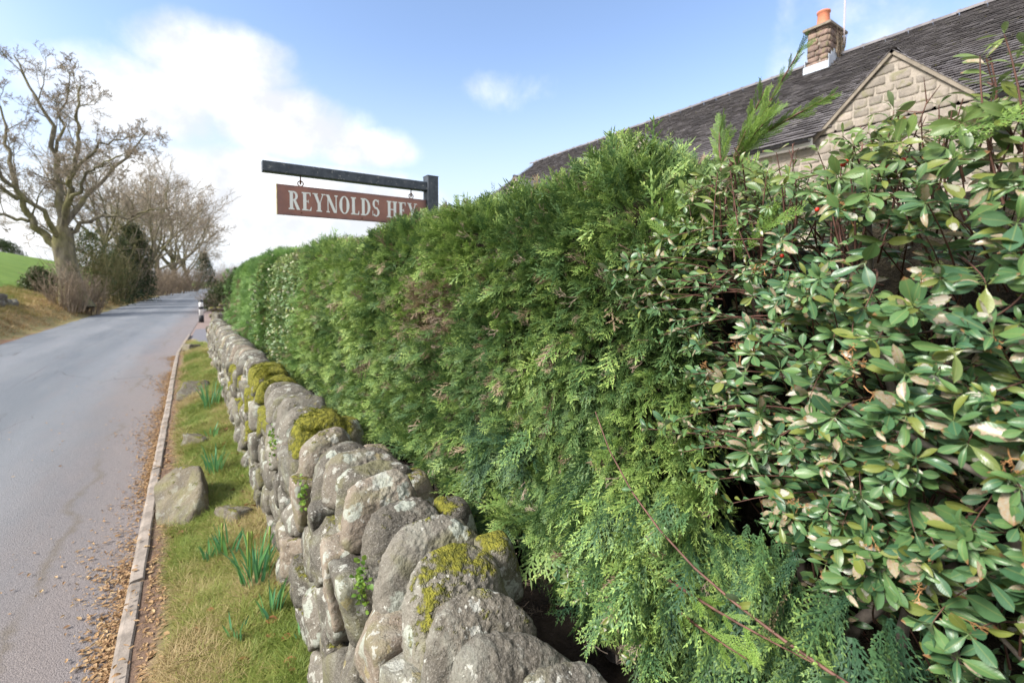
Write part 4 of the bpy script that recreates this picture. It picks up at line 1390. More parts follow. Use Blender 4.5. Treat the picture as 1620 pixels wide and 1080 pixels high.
# dormer slopes run back into the main roof
for gi_, gc_ in enumerate(gcs):
    db = MB()
    slope = (RZ - EZ) / (RX - HX)
    for s_ in (-1, 1):
        rg = random.Random(gi_ * 5 + s_)
        L_ = math.hypot(GH + .22, (GA - GB) * (GH + .22) / GH)
        gz_ = (GA - GB) / GH
        rows = int(L_ / .115)
        ca = 1 / math.hypot(1, gz_); sa = gz_ * ca
        for r_ in range(rows + 1):
            d_ = r_ * .115
            dy_ = d_ * ca; z0_ = GA + .03 - d_ * sa
            dlow = d_ + .14
            xe = HX + (z0_ - EZ) / slope + .12
            x_ = HX - .02 - (r_ % 2) * .08
            while x_ < xe:
                t_ = .016 + rg.uniform(0, .005)
                x0_, x1_ = max(x_, HX - .02), x_ + .171
                def pt(xx_, d__, th_): return (xx_, gc_ + s_ * (d__ * ca + th_ * sa), GA + .03 - d__ * sa + th_ * ca)
                pts = [pt(x0_, dlow, t_), pt(x1_, dlow, t_), pt(x0_, dlow, t_ - .014), pt(x1_, dlow, t_ - .014), pt(x0_, d_, .006), pt(x1_, d_, .006)]
                db.add(pts, [[0, 1, 5, 4], [2, 3, 1, 0]], [[0, 4, 2], [1, 3, 5]])
                x_ += .175
        xf = HX + (GA - EZ) / slope + .3
        db.add([(HX + .01, gc_, GA + .03), (xf, gc_, GA + .03), (xf, gc_ + s_ * (GH + .22), GA + .03 - gz_ * (GH + .22)), (HX + .01, gc_ + s_ * (GH + .22), GA + .03 - gz_ * (GH + .22))], [[0, 1, 2, 3]])
    o = link('dormer_roof', db.mesh('dormer_roof', M['roof_tile']), house, loc=-HO); o['kind'] = 'stuff'
    x_ = HX - .015
    while x_ < HX + (GA - EZ) / slope + .1:
        rb = MB()
        th_ = np.linspace(-math.pi * .52, math.pi * .52, 7)
        V = [(x__, gc_ + .08 * math.sin(t), GA + .015 + .05 * math.cos(t)) for x__ in (x_, x_ + .292) for t in th_]
        rb.add(V, [[j, j + 1, 8 + j, 7 + j] for j in range(6)])
        link('ridge_tile', rb.mesh('ridge_tile', M['roof_tile'], True), rf)
        x_ += .30
y_ = Y0 - .15
k = 0
while y_ < Y1 + .1:
    rb = MB()
    th_ = np.linspace(-math.pi * .5, math.pi * .5, 7)
    dz_ = random.uniform(-.012, .012)
    V = [(RX + .125 * math.sin(t), y__, RZ - .015 + dz_ + r2_ * math.cos(t)) for y__, r2_ in ((y_, .10), (y_ + .40, .10), (y_ + .401, .118), (y_ + .445, .118)) for t in th_]
    rb.add(V, [[j + 7 * i, j + 1 + 7 * i, 8 + j + 7 * i, 7 + j + 7 * i] for i in range(3) for j in range(6)])
    link('ridge_tile', rb.mesh('ridge_tile', M['roof_tile'], True), rf)
    y_ += .45; k += 1

# gutters between the gables
segs = []
edges = [Y0 - .1] + [e_ for gc_ in gcs for e_ in (gc_ - GH - .02, gc_ + GH + .02)] + [Y1 + .1]
for i in range(0, len(edges), 2):
    ya_, yb_ = edges[i], edges[i + 1]
    gb = MB()
    th_ = np.linspace(math.pi, 2 * math.pi, 8)
    V = [(HX - .20 + .062 * math.cos(t), y__, EZ - .15 + .062 * math.sin(t)) for y__ in (ya_, yb_) for t in th_]
    V += [(HX - .20 + .055 * math.cos(t), y__, EZ - .15 + .055 * math.sin(t)) for y__ in (ya_, yb_) for t in th_]
    gb.add(V, [[j, j + 1, 9 + j, 8 + j] for j in range(7)] + [[16 + j, 24 + j, 25 + j, 17 + j] for j in range(7)])
    hadd(gb, 'gutter', M['black_gutter'], True)
    fb = MB(); fb.box(HX - .09, HX - .06, ya_, yb_, EZ - .24, EZ - .11); fb.box(HX - .06, HX + .14, ya_, yb_, EZ - .24, EZ - .225)
    hadd(fb, 'fascia', M['window_frame'])

# chimney: own stones, lead apron, cap, clay pot
CX, CY = 13.95, 5.70
ch = MB()
ch.box(CX - .40, CX + .40, CY - .23, CY + .23, 6.7, 8.24); hadd(ch, 'chimney', M['mortar'])
chim = house.children[-1]
random.seed(5)
z = 6.95
while z < 8.18:
    rh = random.uniform(.13, .17)
    for face in range(4):
        L_ = .50 if face % 2 == 0 else .84
        a_ = -L_ / 2
        while a_ < L_ / 2 - .02:
            wd = min(random.uniform(.18, .32), L_ / 2 - a_)
            if L_ / 2 - a_ - wd < .1: wd = L_ / 2 - a_
            planes = [((1, 0, 0), wd / 2 - .006), ((-1, 0, 0), wd / 2 - .006), ((0, 0, 1), rh / 2 - .006), ((0, 0, -1), rh / 2 - .006), ((0, -1, random.uniform(-.1, .1)), random.uniform(.035, .05)), ((0, 1, 0), .04)]
            v, q = rock_verts(planes, 14, 4, int(z * 100 + a_ * 50 + face), amp=.015, freq=8)
            ang = [math.pi / 2 * -1, 0, math.pi / 2, math.pi][face]
            base = [(-.40, 0), (0, -.23), (.40, 0), (0, .23)][face]
            Rm = np.array(Matrix.Rotation(ang, 3, 'Z'))
            v = (v + np.array([a_ + wd / 2, 0, 0])) @ Rm.T
            o = link('stone', mesh('stone', v, [q], M['chimney_stone'], True), chim)
            o.location = (CX + base[0], CY + base[1], z + rh / 2)
            a_ += wd
    z += rh
b = MB(); b.box(CX - .52, CX + .52, CY - .33, CY + .33, 8.24, 8.30)
b.add([[CX - .49, CY - .30, 8.30], [CX + .49, CY - .30, 8.30], [CX + .49, CY + .30, 8.30], [CX - .49, CY + .30, 8.30], [CX - .3, CY - .2, 8.38], [CX + .3, CY - .2, 8.38], [CX + .3, CY + .2, 8.38], [CX - .3, CY + .2, 8.38]],
      [[0, 1, 5, 4], [1, 2, 6, 5], [2, 3, 7, 6], [3, 0, 4, 7], [4, 5, 6, 7]])
link('chimney_cap', b.mesh('chimney_cap', M['fascia']), chim)
b = MB(); b.lathe([(.16, 8.35), (.165, 8.40), (.150, 8.42), (.135, 8.70), (.155, 8.715), (.158, 8.755), (.13, 8.76), (.11, 8.6)], CX - .12, CY, 24)
link('chimney_pot', b.mesh('chimney_pot', M['terracotta'], True), chim)
b = MB()
b.box(CX - .50, CX - .445, CY - .30, CY + .30, 7.14, 7.32)
for i in range(4):
    b.box(CX - .46 + i * .14, CX - .46 + i * .14 + .139, CY - .285 - .0, CY - .275, 7.2 + i * .10, 7.50 + i * .10)
    b.box(CX - .46 + i * .14, CX - .46 + i * .14 + .139, CY + .275, CY + .285, 7.2 + i * .10, 7.50 + i * .10)
link('lead_flashing', b.mesh('lead_flashing', M['lead']), chim)
ae = MB(); ae.tube([(CX + .25, CY - .34, 7.9), (CX + .25, CY - .34, 10.6)], .018, 6); ae.tube([(CX + .25, CY - .34, 8.2), (CX + .25, CY - .27, 8.2)], .02, 6)
aerial = ae.obj('aerial_mast', M['pole'])
tag(aerial, 'thin grey aerial mast strapped to the stone chimney', 'aerial')
# dead creeper on the chimney side
cb = MB()
for i in range(26):
    p_ = np.array([CX + random.uniform(-.1, .35), CY - .31, 7.5 + random.random() * .2])
    pts = [p_.copy()]
    for s_ in range(6):
        p_ = p_ + np.array([random.uniform(-.08, .08), random.uniform(-.02, .02), random.uniform(.04, .14)])
        p_[1] = min(p_[1], CY - .285); pts.append(p_.copy())
    cb.tube(pts, np.linspace(.014, .005, 7), 4)
cr_ = cb.obj('creeper', M['brush_twig'])
tag(cr_, 'bare brown creeper stems clinging to the side of the chimney', 'creeper')

# ================================================================== conifer sprays
def spray(name, mat, seed, L=1.0, n_side=13, sub=7, width=.019, ang=42, droop=.15, dense=1.0, side_len=.42):
    """flat fern-like conifer spray, unit length along +Y, lying in XY"""
    rg = random.Random(seed)
    V, T, AGE = [], [], []
    def kite(p, d, l, w_, age, up=0.0):
        dx, dy = d
        nx, ny = -dy, dx
        n = len(V)
        m = (p[0] + dx * l * .45, p[1] + dy * l * .45, p[2] + up * .5)
        V.extend([tuple(p), (m[0] + nx * w_ / 2, m[1] + ny * w_ / 2, m[2]), (m[0] - nx * w_ / 2, m[1] - ny * w_ / 2, m[2]), (p[0] + dx * l, p[1] + dy * l, p[2] + up)])
        T.extend([(n, n + 2, n + 1), (n + 1, n + 2, n + 3)])
        AGE.extend([age - .12, age, age, age + .12])
    bend = rg.uniform(-.25, .25)
    N = n_side
    def axis(t):
        return (bend * t * t * .6, t * L, -droop * t * t)
    for i in range(N):
        t = i / N
        p0, p1 = axis(t), axis((i + 1) / N)
        d = (p1[0] - p0[0], p1[1] - p0[1]); l = math.hypot(*d); d = (d[0] / l, d[1] / l)
        kite(p0, d, l * 1.25, width * 1.15, t * .6, p1[2] - p0[2])
        s_ = 1 if i % 2 else -1
        for s_ in ((1, -1) if dense > .8 else (s_,)):
            if rg.random() > dense and i > 1: continue
            prof = math.sin(min(1, (t + .18)) * math.pi * .86) ** .8
            bl = side_len * L * prof * rg.uniform(.75, 1.15)
            a = math.radians(ang + rg.uniform(-9, 9)) * s_
            ca, sa = math.cos(a), math.sin(a)
            bd = (d[0] * ca + d[1] * sa, -d[0] * sa + d[1] * ca)
            lift = rg.uniform(-.28, .28)
            k = max(2, int(sub * bl / (side_len * L) + .5))
            q = list(p0)
            for j in range(k):
                u = j / k
                sl = bl / k
                kite(q, bd, sl * 1.3, width * (1 - .35 * u), .35 * t + .55 * u, lift * sl - droop * .3 * sl)
                for s2 in (1, -1):
                    a2 = math.radians(38 + rg.uniform(-10, 10)) * s2
                    c2, s2_ = math.cos(a2), math.sin(a2)
                    d2 = (bd[0] * c2 + bd[1] * s2_, -bd[0] * s2_ + bd[1] * c2)
                    ll = bl * .33 * (1 - .6 * u) * rg.uniform(.5, 1.2)
                    kite(q, d2, ll, width * .85, .35 * t + .55 * u + .22, rg.uniform(-.45, .45) * ll)
                q = [q[0] + bd[0] * sl, q[1] + bd[1] * sl, q[2] + lift * sl - droop * .3 * sl]
                # curl the branchlet towards the tip
                cc, ss = math.cos(.07 * s_), math.sin(.07 * s_)
                bd = (bd[0] * cc - bd[1] * ss, bd[0] * ss + bd[1] * cc)
    V = np.array(V)
    me = mesh(name, V, [np.array(T)], mat)
    add_uv(me, 'age', np.clip(AGE, 0, 1), np.zeros(len(V)))
    return source(name, me)

near_sprays = [spray('conifer_spray_source', M['conifer'], 1, n_side=8, sub=4, width=.046),
               spray('conifer_spray_source', M['conifer'], 2, n_side=7, sub=3, ang=36, droop=.3, side_len=.36, width=.052),
               spray('conifer_spray_source', M['conifer'], 3, n_side=7, sub=4, ang=50, side_len=.5, droop=.05, width=.05),
               spray('conifer_spray_source', M['conifer'], 4, n_side=7, sub=3, dense=.7, side_len=.38, droop=.35, width=.055),
               spray('conifer_spray_source', M['conifer'], 5, n_side=6, sub=3, ang=40, side_len=.55, width=.06)]
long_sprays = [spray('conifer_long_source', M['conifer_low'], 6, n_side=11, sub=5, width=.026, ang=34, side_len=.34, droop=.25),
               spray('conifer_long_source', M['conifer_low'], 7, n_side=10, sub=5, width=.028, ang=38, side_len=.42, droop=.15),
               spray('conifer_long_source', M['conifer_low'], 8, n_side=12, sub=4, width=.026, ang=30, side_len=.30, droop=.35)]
far_sprays = [spray('conifer_far_source', M['conifer_far'], 11, n_side=8, sub=3, width=.034),
              spray('conifer_far_source', M['conifer_far'], 12, n_side=7, sub=3, width=.038, side_len=.5, droop=.25),
              spray('conifer_far_source', M['conifer_far'], 13, n_side=6, sub=3, width=.042, ang=50, side_len=.55)]
young_sprays = [spray('conifer_young_source', M['conifer_young'], 21, n_side=13, sub=5, width=.022, ang=28, side_len=.28, droop=.05),
                spray('conifer_young_source', M['conifer_young'], 22, n_side=12, sub=5, width=.022, ang=32, side_len=.34, droop=.1)]
# bare dead twiglet
b = MB()
rg = random.Random(4)
def twigs(b, p, d, l, depth):
    q = p + d * l
    m = (p + q) / 2 + np.array([rg.uniform(-.05, .05) for _ in range(3)]) * l * 2
    b.tube([p, m, q], [.010 * (.6 + depth * .35), .008 * (.5 + depth * .3), .005], 3)
    if depth > 0:
        for _ in range(3 if depth > 1 else 2):
            d2 = d + np.array([rg.uniform(-.8, .8), rg.uniform(-.3, .5), rg.uniform(-.5, .5)]); d2 /= np.linalg.norm(d2)
            twigs(b, p + (q - p) * rg.uniform(.4, 1), d2, l * .6, depth - 1)
twigs(b, np.zeros(3), np.array([0, 1., 0]), .5, 3)
dead_src = source('dead_twig_source', b.mesh('dead_twig_source', M['dead_twig']))

PROF = np.array([(.86, .62), (.825, .80), (.82, .97), (.845, 1.25), (.875, 1.6), (.91, 1.86), (.985, 1.965), (1.15, 2.0), (1.5, 2.0), (1.85, 1.95), (1.98, 1.75), (2.02, 1.2)])
seg = np.linalg.norm(np.diff(PROF, axis=0), axis=1)
CUM = np.concatenate([[0], np.cumsum(seg)])
PL = CUM[-1]
S_FRONT = CUM[5]; S_TOP = CUM[9]

def surf(Y, s):
    """hedge surface point and outward normal for arrays Y and profile length s"""
    x = np.interp(s, CUM, PROF[:, 0]); z = np.interp(s, CUM, PROF[:, 1])
    e = .03
    tx = np.interp(s + e, CUM, PROF[:, 0]) - np.interp(s - e, CUM, PROF[:, 0])
    tz = np.interp(s + e, CUM, PROF[:, 1]) - np.interp(s - e, CUM, PROF[:, 1])
    n = np.stack([-tz, np.zeros_like(tx), tx], axis=-1)
    n /= np.linalg.norm(n, axis=1, keepdims=True) + 1e-9
    P = np.stack([x, Y, z], axis=-1)
    q = np.stack([s, Y, s * 0], axis=-1)
    bump = .022 * fbm(q, 2.3, 41, 2) + .024 * fbm(q, 8.0, 43, 2)
    dip = .05 * np.exp(-((Y - 1.95) ** 2 / .05 + (z - 1.52) ** 2 / .012))
    P = P + n * (bump - dip)[:, None]
    # gentle waves of the clipped top
    top = .03 * vnoise(np.stack([Y, Y * 0, Y * 0], -1), .8, 9) + .05 * np.exp(-((Y - .95) / .22) ** 2) - .115 * np.clip((.93 - Y) / .2, 0, 1) - .055 * np.clip((Y - 1.75) / .4, 0, 1) * np.clip((4.6 - Y) / .6, 0, 1)
    P[:, 2] += top * np.clip((z - 1.5) / .4, 0, 1)
    # in front of the variegated shrub the hedge steps back
    P[:, 0] += np.where((Y > 4.7) & (Y < 7.0), .16, 0.0)
    return P, n

def hedge_points(y0, y1, dens, s0=0.0, s1=None, seed=0, ramp_y=None):
    rg_ = np.random.default_rng(seed)
    s1 = PL if s1 is None else s1
    n = int((y1 - y0) * (s1 - s0) * dens)
    Y = rg_.uniform(y0, y1, n); s = rg_.uniform(s0, s1, n)
    P, N = surf(Y, s)
    return P, N, Y, s, rg_

def hedge_layer(y0, y1, dens, s0, s1, seed, size, depth, out=.8, down=.45, along=.25, jit=.5):
    P, N, Y, s, rg_ = hedge_points(y0, y1, dens, s0, s1, seed)
    n = len(P)
    P = P - N * (rg_.random(n) ** 1.3 * depth)[:, None]
    topness = np.clip((P[:, 2] - 1.75) / .2, 0, 1)
    # clumps share a direction, so neighbouring sprays read as boughs
    cl = np.stack([vnoise(P, 6.0, 50), vnoise(P, 6.0, 51), vnoise(P, 6.0, 52)], -1)
    D = N * out + np.array([0, 0, -1.0]) * (down * (1 - 1.6 * topness))[:, None] + cl * .8 + rg_.normal(0, jit, (n, 3)) * .6
    D[:, 1] -= along
    D /= np.linalg.norm(D, axis=1, keepdims=True)
    NN = rg_.normal(0, .8, (n, 3)) + np.array([-.55, -.35, .6])
    R = rot_to(D, NN)
    sc = size * rg_.uniform(.65, 1.35, n)
    return P, R, sc, rg_

def not_low(P):
    return P[:, 2] > np.where(P[:, 1] < 2.6, .885, .84) + .04 * vnoise(P, 5, 3)

def not_cotoneaster(P):
    """the near upper part of the hedge line belongs to the cotoneaster"""
    return ~((P[:, 1] < .56 + .12 * (P[:, 2] - 1.2)) & (P[:, 2] > 1.10 + .25 * np.clip(P[:, 1], 0, 1)))

hedge = empty('conifer_hedge', (1.3, 2.0, .45))
tag(hedge, 'clipped dense dark green conifer hedge beside the house sign behind the wall', 'hedge')
HG = np.array([1.3, 2.0, .45])
hedge2 = empty('conifer_hedge', (1.3, 9.0, .45))
tag(hedge2, 'lighter green clipped conifer hedge section at the far end of the wall', 'hedge')
HG2 = np.array([1.3, 9.0, .45])

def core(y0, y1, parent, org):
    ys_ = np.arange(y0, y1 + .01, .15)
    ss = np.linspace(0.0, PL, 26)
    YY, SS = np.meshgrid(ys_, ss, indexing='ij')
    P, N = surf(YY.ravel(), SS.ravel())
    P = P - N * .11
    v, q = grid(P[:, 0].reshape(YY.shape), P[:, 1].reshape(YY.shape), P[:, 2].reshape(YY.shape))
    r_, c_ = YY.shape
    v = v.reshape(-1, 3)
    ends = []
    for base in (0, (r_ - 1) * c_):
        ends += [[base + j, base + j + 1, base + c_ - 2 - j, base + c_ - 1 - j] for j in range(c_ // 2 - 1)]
    link('shade_core', mesh('shade_core', v - org, [q, np.array(ends)], M['hedge_core'], True), parent)  # added solid dark sheet that blocks light behind the sprays

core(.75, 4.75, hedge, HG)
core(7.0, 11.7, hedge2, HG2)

def conifer_fill(parent, org, parts, sources, name='foliage'):
    P = np.concatenate([p[0] for p in parts]); R = np.concatenate([p[1] for p in parts]); S_ = np.concatenate([p[2] for p in parts]); T_ = np.concatenate([p[3] for p in parts])
    return scatter(name, sources, P - org, R, S_, parent, tint=T_)

def tints(P, rg_, dead=.02):
    n = len(P)
    t = np.clip(.45 + .35 * fbm(P, 4.5, 77, 2) + rg_.normal(0, .26, n), 0, .93)
    # brown bits: random, more in the scorched patches
    patch = np.exp(-((P[:, 1] - 1.95) ** 2 / .035 + (P[:, 2] - 1.53) ** 2 / .016)) * .6
    patch += np.exp(-((P[:, 1] - 1.5) ** 2 / .06 + (P[:, 2] - 1.25) ** 2 / .03)) * .07
    patch += np.exp(-((P[:, 1] - 10.2) ** 2 / .05)) * .5 * (P[:, 2] < 1.8)
    patch += np.clip(vnoise(P, 3.0, 91) - .45, 0, 1) * .15
    d = rg_.random(n) < dead + patch
    t[d] = 1.0
    return t

parts = []
def addl(*a, flt=None, dead=.005, **k):
    P, R, sc, rg_ = hedge_layer(*a, **k)
    keep = not_cotoneaster(P) & not_low(P)
    if flt is not None: keep &= flt(P)
    P, R, sc = P[keep], R[keep], sc[keep]
    parts.append((P, R, sc, tints(P, rg_, dead)))
# near face, short clipped sprays
addl(.55, 2.6, 4600, 0, CUM[8], 1, .043, .045, down=.15, out=1.0)
addl(.55, 2.6, 1500, 0, CUM[8], 2, .075, .10, dead=.03)
addl(.40, 1.6, 1500, 0, CUM[7], 12, .034, .01, out=1.1)
addl(2.6, 4.8, 2400, 0, CUM[8], 3, .062, .06, down=.15, out=1.0)
addl(2.6, 4.8, 900, 0, CUM[8], 4, .10, .12, dead=.08)
addl(.55, 4.8, 450, CUM[8], CUM[11], 5, .10, .10)
conifer_fill(hedge, HG, parts, near_sprays)
parts = []
# long drooping sprays low down, nearest the camera
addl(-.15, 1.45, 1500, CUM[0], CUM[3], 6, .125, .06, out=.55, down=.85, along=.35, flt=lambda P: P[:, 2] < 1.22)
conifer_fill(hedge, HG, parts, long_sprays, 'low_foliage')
parts = []
addl(.9, 4.8, 900, 0, CUM[2], 7, .10, .05, out=.9, down=.35)
# ragged tops
addl(.6, 4.8, 500, CUM[5], CUM[7], 8, .085, .0, out=1.0, down=-.6)
conifer_fill(hedge, HG, parts, near_sprays, 'fringe_foliage')

parts = []
addl(6.9, 11.7, 1500, 0, CUM[9], 21, .13, .10)
addl(6.9, 11.7, 350, CUM[5], CUM[9], 22, .13, .0, out=1.0, down=-.5)
addl(4.4, 7.2, 500, 0, CUM[9], 23, .12, .08, dead=.25)
# hanging down over the end
Pe = np.stack([RNG.uniform(.62, 1.95, 1500), np.full(1500, 11.72), RNG.uniform(.35, 2.0, 1500)], -1)
Ne = np.tile(np.array([0, 1.0, -.2]), (1500, 1)) + RNG.normal(0, .3, (1500, 3))
parts.append((Pe, rot_to(Ne, RNG.normal(0, 1, (1500, 3))), RNG.uniform(.1, .16, 1500), tints(Pe, RNG)))
Pl = np.stack([RNG.uniform(.66, .82, 900), RNG.uniform(8, 11.7, 900), RNG.uniform(.42, 1.1, 900)], -1)
parts.append((Pl, rot_to(np.tile(np.array([-.7, 0, -.6]), (900, 1)) + RNG.normal(0, .35, (900, 3)), RNG.normal(0, 1, (900, 3))), RNG.uniform(.1, .16, 900), tints(Pl, RNG)))
conifer_fill(hedge2, HG2, parts, far_sprays)

# dead grey twig patch and scattered dead twigs
rg_ = np.random.default_rng(5)
n = 420
Y = rg_.normal(1.95, .16, n); z_ = rg_.normal(1.53, .10, n)
s = np.interp(z_, PROF[:6, 1], CUM[:6])
P, N = surf(Y, s)
P = P - N * .045
D = N + rg_.normal(0, .8, (n, 3))
n2 = 700
P2, N2, Y2, s2, r2 = hedge_points(.5, 4.7, 110, 0, CUM[7], 6)
keep = not_cotoneaster(P2)
P2, N2 = P2[keep], N2[keep]
P = np.concatenate([P, P2 - N2 * .03]); D = np.concatenate([D, N2 + r2.normal(0, .7, P2.shape)])
scatter('dead_twigs', [dead_src], P - HG, rot_to(D, r2.normal(0, 1, P.shape)), r2.uniform(.05, .12, len(P)), hedge)

# stems inside the hedge, seen in the dark gap above the wall
for (yy_, par, org) in [(y_, hedge, HG) for y_ in (1.0, 1.7, 2.4, 3.2, 4.0)] + [(y_, hedge2, HG2) for y_ in (7.4, 8.4, 9.4, 10.4, 11.3)]:
    b = MB()
    xx_ = 1.12 + random.uniform(-.08, .08)
    b.tube([(xx_, yy_, .42), (xx_ + .02, yy_ + .03, .9), (xx_ - .02, yy_, 1.4)], [.045, .036, .02], 8)
    for k_ in range(9):
        z0_ = .55 + k_ * .09
        a_ = random.uniform(2.2, 4.2)
        p_ = np.array([xx_, yy_, z0_])
        q_ = p_ + np.array([math.cos(a_) * .20, math.sin(a_) * .20, random.uniform(-.02, .12)])
        b.tube([p_, (p_ + q_) / 2 + np.array([0, 0, .03]), q_], [.012, .008, .003], 4)
    link('stem', b.mesh('stem', M['twig_grey'], True), par, loc=-org)

# tall new leader shooting from the top of the hedge, with its side sprays
lead = empty('conifer_shoot', (1.0, .6, 1.9))
tag(lead, 'bright green feathery conifer shoot sticking up above the hedge towards the chimney', 'conifer shoot')
LO = np.array([1.0, .6, 1.9])
def leader(base, tip, n, size, seed, par, org, side=.9, tmax=.85, sz_tip=.5):
    rg_ = random.Random(seed)
    base, tip = np.array(base), np.array(tip)
    ax_ = tip - base; L_ = np.linalg.norm(ax_); ax_ /= L_
    ts = np.linspace(0, 1, 7)
    perp = np.cross(ax_, [0, 0, 1.0]); perp /= np.linalg.norm(perp)
    pts = base + ts[:, None] * (tip - base) + (np.sin(ts * 2.5) * L_ * .05)[:, None] * perp
    b = MB(); b.tube(pts - org, np.linspace(.0045, .001, 7), 5)
    b.obj('leader_stem', M['twig'], par, True)
    PP_, DD_, SS_ = [], [], []
    for i in range(n):
        t = (i + .5) / n * tmax + .08
        p_ = base + t * (tip - base) + math.sin(t * 2.5) * L_ * .05 * perp
        for s_ in (1, -1):
            a_ = rg_.uniform(-.5, .5) + (0 if s_ > 0 else math.pi)
            up2 = np.cross(perp, ax_)
            sd_ = perp * math.cos(a_) + up2 * math.sin(a_)
            PP_.append(p_); DD_.append(ax_ * .85 + sd_ * side * rg_.uniform(.5, 1.0)); SS_.append(size * (1 - (1 - sz_tip) * t) * rg_.uniform(.7, 1.15))
    PP_.append(tip - ax_ * size * .5); DD_.append(ax_); SS_.append(size * sz_tip * 1.3)
    PP_, DD_ = np.array(PP_), np.array(DD_)
    view = np.array([0, 0, 1.65]) - PP_
    r3 = np.random.default_rng(seed)
    return PP_, rot_to(DD_, view / np.linalg.norm(view, axis=1, keepdims=True) + r3.normal(0, .45, PP_.shape)), np.array(SS_)
sets = []
for i, (bs, tp, n_, sz_, tm, st_) in enumerate((
        ((.99, .60, 1.86), (1.01, .455, 2.11), 9, .068, .95, .5),
        ((1.0, .57, 1.95), (1.05, .41, 2.02), 7, .064, .9, .5),
        ((.99, .58, 1.92), (1.0, .52, 2.05), 7, .062, .85, .6),
        ((.98, .60, 1.90), (.975, .60, 2.00), 6, .058, .85, .7),
        ((.98, .59, 1.90), (.985, .50, 1.99), 6, .075, .85, .7),
        )):
    sets.append(leader(bs, tp, n_, sz_, 40 + i, lead, LO, side=.52, tmax=tm, sz_tip=st_))
P = np.concatenate([s_[0] for s_ in sets]); R = np.concatenate([s_[1] for s_ in sets]); Sx = np.concatenate([s_[2] for s_ in sets])
scatter('foliage', young_sprays, P - LO, R, Sx, lead, tint=np.clip(RNG.uniform(.2, .9, len(P)), 0, .9))
# bright new shoot trailing sideways under the broad leaves
trail = empty('conifer_shoot', (.82, .62, 1.04))
tag(trail, 'bright yellow green conifer shoot trailing sideways low beneath the cotoneaster leaves', 'conifer shoot')
TO = np.array([.82, .62, 1.04])
sets = [leader((.82, .66, 1.03), (.765, .30, 1.085), 8, .085, 90, trail, TO, side=.75, tmax=.9, sz_tip=.5), leader((.82, .62, .98), (.765, .40, 1.02), 6, .08, 91, trail, TO, side=.7, tmax=.9, sz_tip=.6)]
P = np.concatenate([s_[0] for s_ in sets]); R = np.concatenate([s_[1] for s_ in sets]); Sx = np.concatenate([s_[2] for s_ in sets])
scatter('foliage', young_sprays, P - TO, R, Sx, trail, tint=RNG.uniform(.4, .9, len(P)))
# smaller upright tips along the hedge top
sets = []
rg2 = random.Random(8)
for i in range(26):
    yy_ = rg2.uniform(.75, 2.2) if i < 16 else rg2.uniform(2.2, 4.6)
    p0, n0 = surf(np.array([yy_]), np.array([CUM[6] + rg2.uniform(-.05, .2)]))
    p0 = p0[0]
    h_ = rg2.uniform(.03, .085) * (1.3 if yy_ < 1.3 else .8)
    sets.append(leader(p0 - np.array([0, 0, .05]), p0 + np.array([rg2.uniform(-.03, .03), rg2.uniform(-.05, .03), h_ * (.5 if yy_ > 1.2 else 1)]), 2, .05, 60 + i, hedge, HG, side=.6, sz_tip=.7))
P = np.concatenate([s_[0] for s_ in sets]); R = np.concatenate([s_[1] for s_ in sets]); Sx = np.concatenate([s_[2] for s_ in sets])
scatter('top_foliage', near_sprays, P - HG, R, Sx, hedge, tint=RNG.uniform(.4, .93, len(P)))
# stray fronds poking out between the cotoneaster leaves
stray = empty('conifer_frond', (.95, .47, 1.5))
tag(stray, 'yellow green conifer fronds poking out between the pale blotched cotoneaster leaves', 'conifer frond')
SO = np.array([.95, .47, 1.5])
P = np.array([(.90, .49, 1.72), (.90, .47, 1.75), (.89, .50, 1.70), (.90, .22, 1.86), (.90, .20, 1.83), (.88, .60, 1.62), (.87, .64, 1.75)])
D = np.array([(-.25, -.5, .9), (-.2, -.8, .45), (-.4, .1, .8), (-.2, -.9, .2), (-.1, -.8, .5), (-.5, .5, .1), (-.4, .5, .4)])
scatter('foliage', young_sprays, P - SO, rot_to(D, np.tile(np.array([-.8, -.5, .4]), (len(P), 1))), np.array([.095, .085, .08, .10, .08, .07, .07]), stray, tint=np.full(len(P), .5))


# ================================================================== broad leaves
def leaf_mesh(name, mat, seed, wid=.24, tipw=.62, fold=.10, curl=.25, nseg=7, across=4):
    rg_ = random.Random(seed)
    V, Q = [], []
    tw = rg_.uniform(-.25, .25); cv = curl * rg_.uniform(.4, 1.5); sd_ = rg_.uniform(-.12, .12)
    cols = across + 1
    for i in range(nseg + 1):
        t = i / nseg
        # obovate outline, widest at tipw
        if t < tipw: w_ = math.sin(t / tipw * math.pi / 2) ** 1.15
        else: w_ = math.cos((t - tipw) / (1 - tipw) * math.pi / 2) ** .62
        w_ = max(w_, .045) * wid * (1 if t < 1 else .1)
        y_ = t
        zc_ = cv * (t - t * t * 1.3) + 0.0
        for j in range(cols):
            u = (j / across) * 2 - 1
            x_ = u * w_
            z_ = zc_ + fold * abs(u) ** 1.3 * w_ * 2.2 + tw * x_ * t + .008 * math.sin(9 * t + 3 * u + seed)
            V.append((x_ + sd_ * t * t, y_, z_))
    for i in range(nseg):
        for j in range(across):
            a = i * cols + j
            Q.append([a, a + 1, a + cols + 1, a + cols])
    n0 = len(V)
    # petiole
    V += [(-.014, -.14, -.03), (.014, -.14, -.03), (.016, .02, 0), (-.016, .02, 0)]
    Q.append([n0, n0 + 1, n0 + 2, n0 + 3])
    return mesh(name, np.array(V), [np.array(Q)], mat, True)

